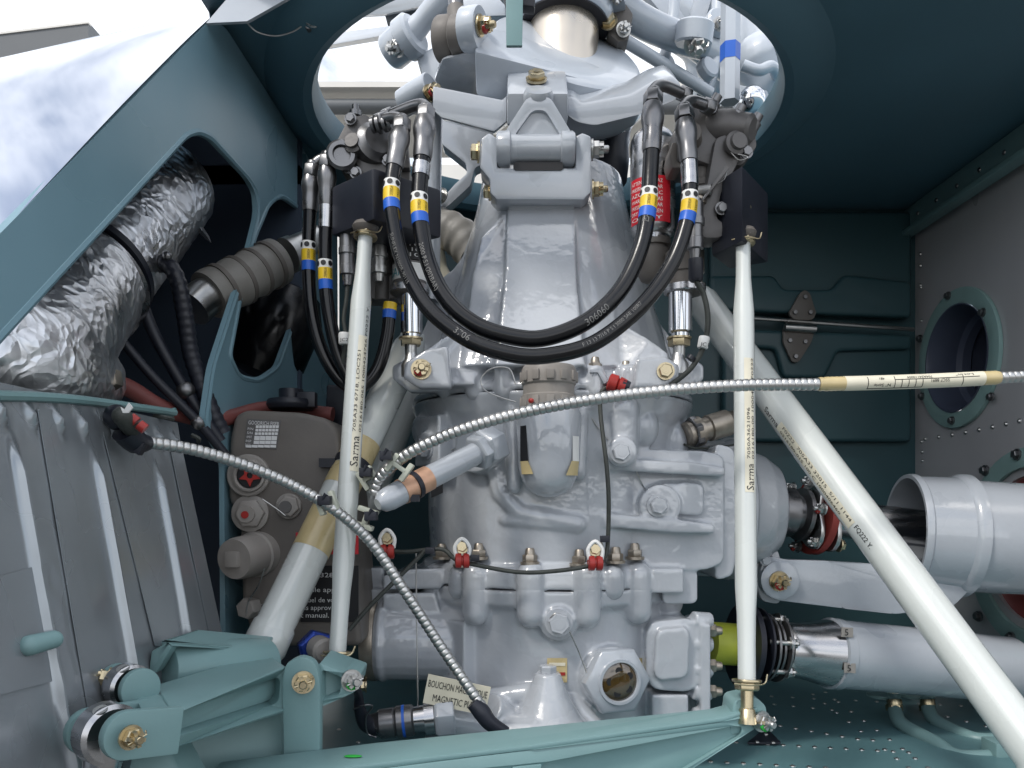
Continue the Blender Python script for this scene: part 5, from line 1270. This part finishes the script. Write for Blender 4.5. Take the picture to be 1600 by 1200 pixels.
# small elbow hose and black lines behind the shield
eb = thing('black_elbow_hose', 'black ribbed elbow hose leaving the foil duct', 'hose', P(285, 430, 1.2))
pth = spl([P(*p) for p in [(238, 412, 1.14), (262, 414, 1.13), (278, 440, 1.13), (290, 500, 1.14), (300, 560, 1.15), (330, 640, 1.16), (350, 680, 1.17)]], 12)
pt = resample(pth, .003); part('hose', G().tube(pt, [.0125 * (1 if i % 4 < 2 else .93) for i in range(len(pt))], 16), 'black', eb)
part('clip', G().lathe(pth[6], (pth[8] - pth[6]), [(0, .0135), (.006, .0135)], 20).sph(P(261, 400, 1.12), .007), 'dark_steel', eb)
for lb_, pts, r in (('upper thin dark line running down behind the heat shield', [(215, 450, 1.12), (240, 520, 1.12), (290, 610, 1.14), (345, 690, 1.16)], .0085), ('lower thin dark line running down behind the heat shield', [(180, 520, 1.08), (240, 590, 1.1), (310, 660, 1.13), (360, 720, 1.16)], .007)):
    t = thing('fluid_line', lb_, 'pipe', P(*pts[-1])); part('pipe', G().tube([P(*p) for p in pts], r, 12, k=6), 'black', t)
    part('clip', G().sph(P(*pts[2]), r * 1.6), 'dark_steel', t)
rp2 = thing('red_pipe', 'dull red pipe running behind the top of the heat shield', 'pipe', P(260, 630, 1.1))
part('pipe', G().tube([P(*p) for p in [(150, 590, 1.04), (200, 606, 1.08), (260, 640, 1.12), (340, 655, 1.2), (420, 638, 1.3), (520, 648, 1.3)]], .0125, 16, k=6), 'rust', rp2)
# ribbed tan hose and its metal stub
th_ = thing('ribbed_hose', 'tan ribbed air hose crossing in front of the second frame opening', 'hose', P(385, 440, 1.3))
pth = spl([P(*p) for p in [(300, 482, 1.24), (322, 464, 1.26), (370, 440, 1.30), (420, 415, 1.35), (452, 400, 1.38)]], 12); pt = resample(pth, .004)
part('hose', G().tube(pt[10:-6], [.040 + .0014 * math.sin(i * .55) for i in range(len(pt[10:-6]))], 28), 'tan_hose', th_)
part('stub', G().tube(pt[:14], .031, 24), 'steel', th_); part('stub', G().tube([P(440, 398, 1.38), P(500, 372, 1.45)], .024, 24), 'steel', th_)
part('collar', G().tube([P(448, 400, 1.375), P(458, 396, 1.385)], .032, 24), 'steel', th_)
for i in range(4): part('rib_band', G().tube([pt[16 + i * 9], pt[18 + i * 9]], .0425, 28), 'taupe', th_)
# the same sort of hose going on behind the left servo
t2 = thing('ribbed_hose', 'dark ribbed air hose end behind the inner hose, left of the upper case', 'hose', P(700, 360, 1.5))
pth = spl([P(*p) for p in [(660, 352, 1.62), (690, 356, 1.6), (720, 372, 1.58), (745, 400, 1.56)]], 14); pt = resample(pth, .004)
part('hose', G().tube(pt, [.040 + .0016 * math.sin(i * .8) for i in range(len(pt))], 28), 'tan_hose', t2)
part('elbow', G().tube([P(662, 400, 1.6), P(668, 430, 1.6), P(690, 470, 1.6)], .045, 24, k=5), 'cream', t2)
# pale duct standing behind the left servo
pd = thing('guide_tube', 'grey upright guide tube between the left hoses and the upper case', 'tube', P(672, 420, 1.42))
part('tube', G().tube([P(676, 180, 1.42), P(672, 470, 1.42)], .018, 24), 'grey_smooth', pd)
# black bottle inside the second opening and dark box under the loop
bb = thing('black_bottle', 'glossy black bottle inside the second frame opening', 'bottle', P(410, 580, 1.45))
part('bottle', G().lathe(P(400, 590, 1.62), V((.4, .1, 1)), [(0, .02), (.01, .06), (.05, .085), (.15, .085), (.2, .06), (.22, 0)], 32), 'rubber', bb)
bx2 = thing('black_junction_box', 'black box behind the left rod under the hose loop', 'box', P(520, 690, 1.35))
part('box', G().plate([(510, 600), (560, 605), (556, 690), (506, 690)], 1.34, .06, r=5), 'black', bx2, bev=.004)
# harness boot with tag at the top corner of the shield
hb = thing('wire_harness', 'dark wiring boot with white tag above the ribbed heat shield', 'harness', P(185, 660, .84))
part('boot', G().sph(P(182, 652, .85), .012, (1.2, 1, 1.2)), 'black', hb); part('boot', G().cap(P(190, 650, .83), P(205, 668, .85), .010), 'cable', hb)
part('tag', G().plate([(188, 636), (194, 640), (201, 629), (207, 637), (200, 645), (192, 645)], .80, .002), 'white', hb)
for q in ((209, 656), (222, 667)): part('red_clamp', G().lathe(P(*q, .84), V((.7, .2, -.6)), [(-.004, .006), (.004, .006)], 14), 'red', hb)
for a_, b_ in (((160, 630), (150, 700)), ((240, 650), (270, 655)), ((300, 680), (310, 690))): part('wire', G().tube([P(*a_, 1.0), P((a_[0] + b_[0]) / 2 + 5, (a_[1] + b_[1]) / 2, 1.0), P(*b_, 1.02)], .003, 6, k=4), 'cable', hb)
part('clip', G().plate([(245, 645), (272, 636), (268, 650), (248, 656)], 1.05, .01), 'teal', hb, bev=.002)

# ================================================================== shafts at right
ds = thing('engine_drive_shaft', 'polished engine drive shaft with red coupling leaving the gearbox nose', 'shaft', P(1330, 825, 1.5))
sa, sb = P(1222, 800, 1.45), P(1470, 829, 1.50); d = (sb - sa).normalized(); L = (sb - sa).length
part('shaft', G().lathe(sa, d, [(.0, .030), (.06, .030), (.06, .036), (L * .3, .036), (L, .036)], 40), 'brushed', ds)
part('seal_collar', G().lathe(sa, d, [(-.01, .046), (.016, .046), (.018, .036), (.03, .036), (.034, .05), (.042, .05), (.046, .036)], 36), 'dark_steel', ds)
def tri(c, ax, r, w_, th):        # three-armed coupling plate
    ax = ax.normalized(); u = Z - ax * Z.dot(ax); u.normalize(); w2 = ax.cross(u); o = []
    for k in range(36):
        a = k * math.pi / 18; rr = r * (.62 + .38 * math.cos(1.5 * ((a - .3) % (2 * math.pi / 3)) * 1.0 - math.pi / 2 * 0) ** 2) ; o.append(c + (u * math.cos(a) + w2 * math.sin(a)) * rr)
    return G().prism(o, ax * th)
part('coupling_flange', tri(sa + d * .048, d, .075, 0, .008), 'steel', ds, bev=.001)
part('red_coupling', G().lathe(sa, d, [(.060, .055), (.060, .074), (.074, .074), (.074, .055)], 36), 'red_panel', ds, bev=.001)
part('coupling_flange', tri(sa + d * .080, d, .078, 0, .008), 'steel', ds, bev=.001)
for k in range(6):
    a = k * math.pi / 3 + .35; u = Z; w2 = d.cross(Z).normalized(); off = (u * math.cos(a) + w2 * math.sin(a)) * .066
    nut(sa + d * .046 + off, -d, ds, .75, 'red' if k % 2 else None, me=M_NUTS)
    if k % 2 == 0: inst('hex_bolt', M_BOLT, sa + d * .09 + off, d, ds, .9)
# sleeve tube with support arm
sv = thing('shaft_housing', 'grey shaft housing tube with support arm and red sealed nut', 'tube', P(1430, 830, 1.5))
ta, tb_ = P(1412, 832, 1.50), P(1412, 832, 1.50) + V((.42, -.052, -.022)); d = (tb_ - ta).normalized()
part('tube', G().lathe(ta, d, [(.0, .1065), (.0, .1135), (.004, .1150), (.012, .1150), (.016, .111), (.085, .112), (.09, .117), (.096, .119), (.108, .119), (.113, .108), (.42, .104), (.42, .098), (.0, .1065)], 64).open(), 'grey_smooth', sv)
part('support_arm', G().plate([(1205, 868, 1.40), (1225, 874, 1.40), (1290, 876, 1.41), (1385, 882, 1.43), (1440, 915, 1.43), (1500, 900, 1.43), (1528, 880, 1.43), (1522, 915, 1.43), (1490, 948, 1.43), (1400, 960, 1.43), (1310, 950, 1.41), (1212, 938, 1.40), (1192, 926, 1.40), (1186, 900, 1.40), (1192, 878, 1.40)], 1.40, .022, r=10), 'grey_smooth', sv, bev=.004)
part('arm_boss', G().lathe(P(1217, 906, 1.396), (0, -1, 0), [(-.01, S(30, 1.4)), (.008, S(30, 1.4)), (.010, S(27, 1.4)), (.010, 0)], 32), 'grey_smooth', sv)
nut(P(1217, 908, 1.385), V((.1, -1, -.05)), sv, 1.15, 'red')
inst('rivet_head', M_BOLTG, P(1196, 876, 1.395), (0, -1, 0), sv, .7)
part('rear_lug', G().plate([(1186, 860, 1.42), (1215, 856, 1.42), (1222, 880, 1.42), (1220, 945, 1.42), (1190, 940, 1.42), (1178, 900, 1.42)], 1.425, .03, r=10), 'grey_smooth', sv, bev=.004)
# lower shaft to the right
ls = thing('tail_drive_shaft', 'large grey lower shaft tube with steel collar and lime hub', 'shaft', P(1400, 1040, 1.45))
ta, tb_ = P(1292, 1020, 1.42), P(1575, 1046, 1.50); d = (tb_ - ta).normalized(); L = (tb_ - ta).length
part('tube', G().lathe(ta, d, [(0, .060), (.003, .0655), (.02, .0655), (.022, .0635), (L, .0635)], 48), 'grey_smooth', ls)
part('steel_collar', G().lathe(ta, d, [(-.092, .044), (-.086, .048), (-.05, .0515), (-.015, .059), (0, .0615)], 48), 'brushed', ls)
hub0 = P(1108, 1004, 1.39); hd = (P(1215, 1012, 1.41) - hub0).normalized()
part('lime_hub', G().lathe(hub0, hd, [(0, .030), (.002, .038), (.05, .038), (.055, .034), (.065, .03)], 36), 'lime', ls)
part('dark_disc', G().lathe(hub0, hd, [(.062, .03), (.062, .078), (.072, .078), (.072, .03)], 48).lathe(hub0, hd, [(.09, .03), (.09, .070), (.094, .070), (.094, .03)], 48), 'black', ls)
for off, r in ((.105, .062), (.118, .055), (.128, .062)): part('coupling_disc', G().lathe(hub0, hd, [(off, .02), (off, r), (off + .004, r), (off + .004, .02)], 40), 'dark_steel', ls)
for k in range(6):
    a = k * math.pi / 3 + .2; w2 = hd.cross(Z).normalized(); o_ = (Z * math.cos(a) + w2 * math.sin(a)) * .054
    nut(hub0 + hd * .128 + o_, hd, ls, .75, 'red' if k == 5 else None, me=M_NUTS); part('coupling_bolt', G().cyl(hub0 + hd * .09 + o_, hub0 + hd * .13 + o_, .005, n=10), 'steel', ls)
nn_ = V((0, -1, 0))
for q in ((1324, 988), (1328, 1044)):
    t = part('balance_plate', G().plate([(q[0] - 9, q[1] - 8), (q[0] + 9, q[1] - 7), (q[0] + 9, q[1] + 8), (q[0] - 9, q[1] + 7)], 1.357 if q[1] > 1000 else 1.366, .002), 'cap_grey', ls)
    g = G(); text_px(g, '5', q[0] - 4, q[1] + 5, (1.3565 if q[1] > 1000 else 1.3655) - .001, 10); part('lettering', g, 'ink', t)
# bent drain pipes
for i, (lb_, pts, nx_) in enumerate((('left bent teal drain pipe on the deck with gold union', [(1397, 1080, 1.60), (1398, 1108, 1.55), (1410, 1132, 1.50), (1460, 1160, 1.42), (1490, 1180, 1.38), (1530, 1184, 1.36), (1620, 1178, 1.36)], (1398, 1104)), ('right bent teal drain pipe on the deck with gold union', [(1450, 1080, 1.62), (1450, 1105, 1.58), (1462, 1126, 1.54), (1500, 1146, 1.48), (1530, 1156, 1.45), (1580, 1156, 1.44), (1640, 1150, 1.44)], (1450, 1104)))):
    t = thing('drain_pipe', lb_, 'pipe', P(*pts[3]), 'bent drain pipes on the deck')
    part('pipe', G().tube([P(*p) for p in pts], .0135, 16, k=8), 'teal', t)
    Yn = pts[1][2]; part('union_nut', hexg(G(), P(nx_[0], nx_[1] + 7, Yn), (0, .3, 1), .0165, .014).lathe(P(nx_[0], nx_[1] - 2, Yn), (0, .3, 1), [(0, .0145), (.012, .0145), (.012, 0)], 16), 'gold', t, bev=.001)
    part('floor_flange', G().lathe(P(nx_[0] - 20, nx_[1] - 16, Yn + .05), (0, 0, 1), [(0, .03), (.006, .03), (.006, 0)], 24), 'teal', t)
part('pipe_clip', G().box(P(1562, 1178, 1.36), (.04, .045, .05)), 'teal', t, bev=.003)
# sensor on the back right of the gearbox
sn = thing('speed_sensor', 'metal cylindrical sensor plugged into the upper right of the gearbox', 'sensor', P(1110, 670, 1.38))
a_, b_ = P(1070, 680, 1.33), P(1165, 652, 1.36); d = (b_ - a_).normalized()
part('sensor_body', G().lathe(a_, d, [(0, .018), (.004, .022), (.014, .022), (.016, .026), (.03, .026), (.032, .020), (.045, .020), (.047, .0235), (.085, .0235), (.09, .019), (.11, .018), (.11, 0)], 28), 'bronze', sn)
part('hex', hexg(G(), a_ + d * .012, d, .029, .014), 'dark_steel', sn, bev=.001)
wire(sn, [(1060, 690, 1.33), (1085, 700, 1.32), (1130, 698, 1.34), (1165, 690, 1.36)], 1.3, .002, 'cable', 'lead')

# ================================================================== harness cables, clamps, lock wires on the gearbox front
ca_ = thing('sensor_cable', 'thin dark braided cable hung with red clamps across the gearbox flange', 'cable', P(840, 890, 1.2))
part('cable', G().tube([P(*p) for p in [(610, 862, 1.20), (640, 862, 1.19), (690, 858, 1.19), (712, 874, 1.185), (745, 883, 1.18), (810, 894, 1.175), (870, 892, 1.175), (930, 882, 1.18), (946, 868, 1.185), (950, 840, 1.19), (951, 780, 1.18), (948, 730, 1.18), (942, 680, 1.19), (938, 640, 1.20), (940, 612, 1.20), (958, 600, 1.20)]], .0034, 10, k=8), 'cable', ca_)
part('branch', G().tube([P(*p) for p in [(665, 860, 1.188), (630, 895, 1.18), (580, 945, 1.17), (545, 985, 1.16)]], .0034, 10, k=8), 'cable', ca_)
for q, Y in (((722, 876), 1.18), ((930, 880), 1.176), ((605, 862), 1.20)):
    part('red_clamp', G().lathe(P(q[0] - 11, q[1], Y), V((1, .1, 0)), [(0, .009), (.001, .0115), (.009, .0115), (.010, .008), (.012, .008), (.013, .0115), (.021, .0115), (.022, .009)], 18), 'red', ca_)
    part('clamp_loop', G().tube([P(q[0] - 9, q[1] - 6, Y), P(q[0] - 11, q[1] - 22, Y), P(q[0], q[1] - 34, Y), P(q[0] + 11, q[1] - 22, Y), P(q[0] + 10, q[1] - 6, Y)], .0032, 8, k=5), 'white', ca_)
    inst('hex_bolt', M_BOLT, P(q[0], q[1] - 22, Y + .006), (0, -1, .1), ca_, .75)
part('red_clamp', G().lathe(P(950, 596, 1.20), V((1, -.1, -.35)), [(0, .010), (.002, .014), (.014, .014), (.016, .010), (.018, .0135), (.028, .012), (.028, 0)], 18), 'red', ca_)
part('black_tip', G().lathe(P(972, 602, 1.196), V((1, -.1, -.35)), [(0, .011), (.012, .009), (.012, 0)], 12), 'black', ca_)
part('clamp_bracket', G().plate([(922, 577), (938, 574), (950, 596), (944, 600), (934, 582), (922, 582)], 1.195, .008), 'grey_smooth', ca_, bev=.001)
for q in ((945, 842), (742, 872), (672, 860)): part('cable_tie', G().box(P(*q, 1.178), (.014, .012, .010)), 'black', ca_, bev=.001)
lk = thing('lock_wire', 'twisted steel lock wires strung between the gearbox plugs', 'wire', P(1000, 760, 1.2))
for wp in ([(884, 975, 1.205), (905, 1020, 1.205), (922, 1066, 1.205)], [(858, 966, 1.205), (870, 958, 1.203), (884, 966, 1.205)], [(650, 860, 1.21), (651, 980, 1.18), (653, 1105, 1.15)]): part('wire', G().tube([P(*p) for p in wp], .0011, 6, k=4), 'steel', lk)
def cwire(pts): part('wire', G().tube([CY(px, py, .246)[0] for px, py in pts], .0010, 6, k=4), 'steel', lk)
cwire([(986, 715), (1000, 750), (1012, 772)]); cwire([(915, 640), (940, 675), (962, 700)]); cwire([(690, 712), (712, 700), (735, 690)])
part('wire', G().tube([P(*p) for p in [(806, 628, 1.17), (785, 622, 1.175), (758, 610, 1.18), (752, 592, 1.185), (768, 576, 1.19), (795, 576, 1.19), (806, 600, 1.175)]], .0011, 6, k=6), 'steel', lk)
# right servo lead with name tag
ld = thing('servo_lead', 'dark servo lead with white tag by the right piston rod', 'cable', P(1100, 560, 1.2))
part('cable', G().tube([P(*p) for p in [(1086, 405, 1.165), (1087, 436, 1.165), (1100, 462, 1.17), (1106, 500, 1.17), (1100, 540, 1.175), (1080, 575, 1.18), (1050, 600, 1.19), (1030, 612, 1.20)]], .0042, 10, k=8), 'cable', ld)
part('boot', G().lathe(P(1087, 405, 1.165), (0, 0, -1), [(0, .011), (.03, .011), (.034, .008), (.034, 0)], 16), 'black', ld)
tg = part('tag', G().lathe(P(1101, 526, 1.172), V((-.2, 0, -1)), [(0, .0075), (.002, .0085), (.016, .0085), (.018, .0075)], 16), 'white', ld)
g = G(); text_px(g, 'JC1', 1094, 540, 1.162, 6, 13, -8); part('lettering', g, 'ink', tg)
part('cable_tie', G().lathe(P(1078, 562, 1.178), V((.6, 0, .8)), [(0, .007), (.006, .007)], 14), 'black', ld)
ld = thing('servo_lead', 'dark servo lead with white tag beside the left hoses', 'cable', P(540, 560, 1.2))
part('cable', G().tube([P(*p) for p in [(543, 444, 1.19), (541, 470, 1.19), (537, 500, 1.19), (541, 530, 1.19), (536, 570, 1.20), (548, 620, 1.21)]], .0032, 10, k=8), 'cable', ld)
tg = part('tag', G().lathe(P(538, 520, 1.188), V((0, 0, -1)), [(0, .008), (.002, .009), (.016, .009), (.018, .008)], 16), 'white', ld)
g = G(); text_px(g, 'JC2', 531, 533, 1.177, 5, 13); part('lettering', g, 'ink', tg)
# magnetic plug lead
ld = thing('plug_lead', 'black boot and lead of the magnetic plug connector at lower left', 'cable', P(560, 1120, 1.1))
part('boot', G().tube([P(*p) for p in [(590, 1136, 1.13), (572, 1130, 1.12), (562, 1108, 1.10), (560, 1085, 1.08), (552, 1072, 1.0)]], [.013, .012, .008, .006, .005], 12, k=6), 'black', ld)
part('tie_wire', G().tube([P(*p) for p in [(552, 1108, 1.09), (570, 1102, 1.085), (582, 1104, 1.09), (572, 1120, 1.10), (574, 1145, 1.11), (588, 1152, 1.11)]], .0013, 6, k=6), 'dark_steel', ld)
for o in list(bpy.data.objects):
    if 'base' in o: del o['base']
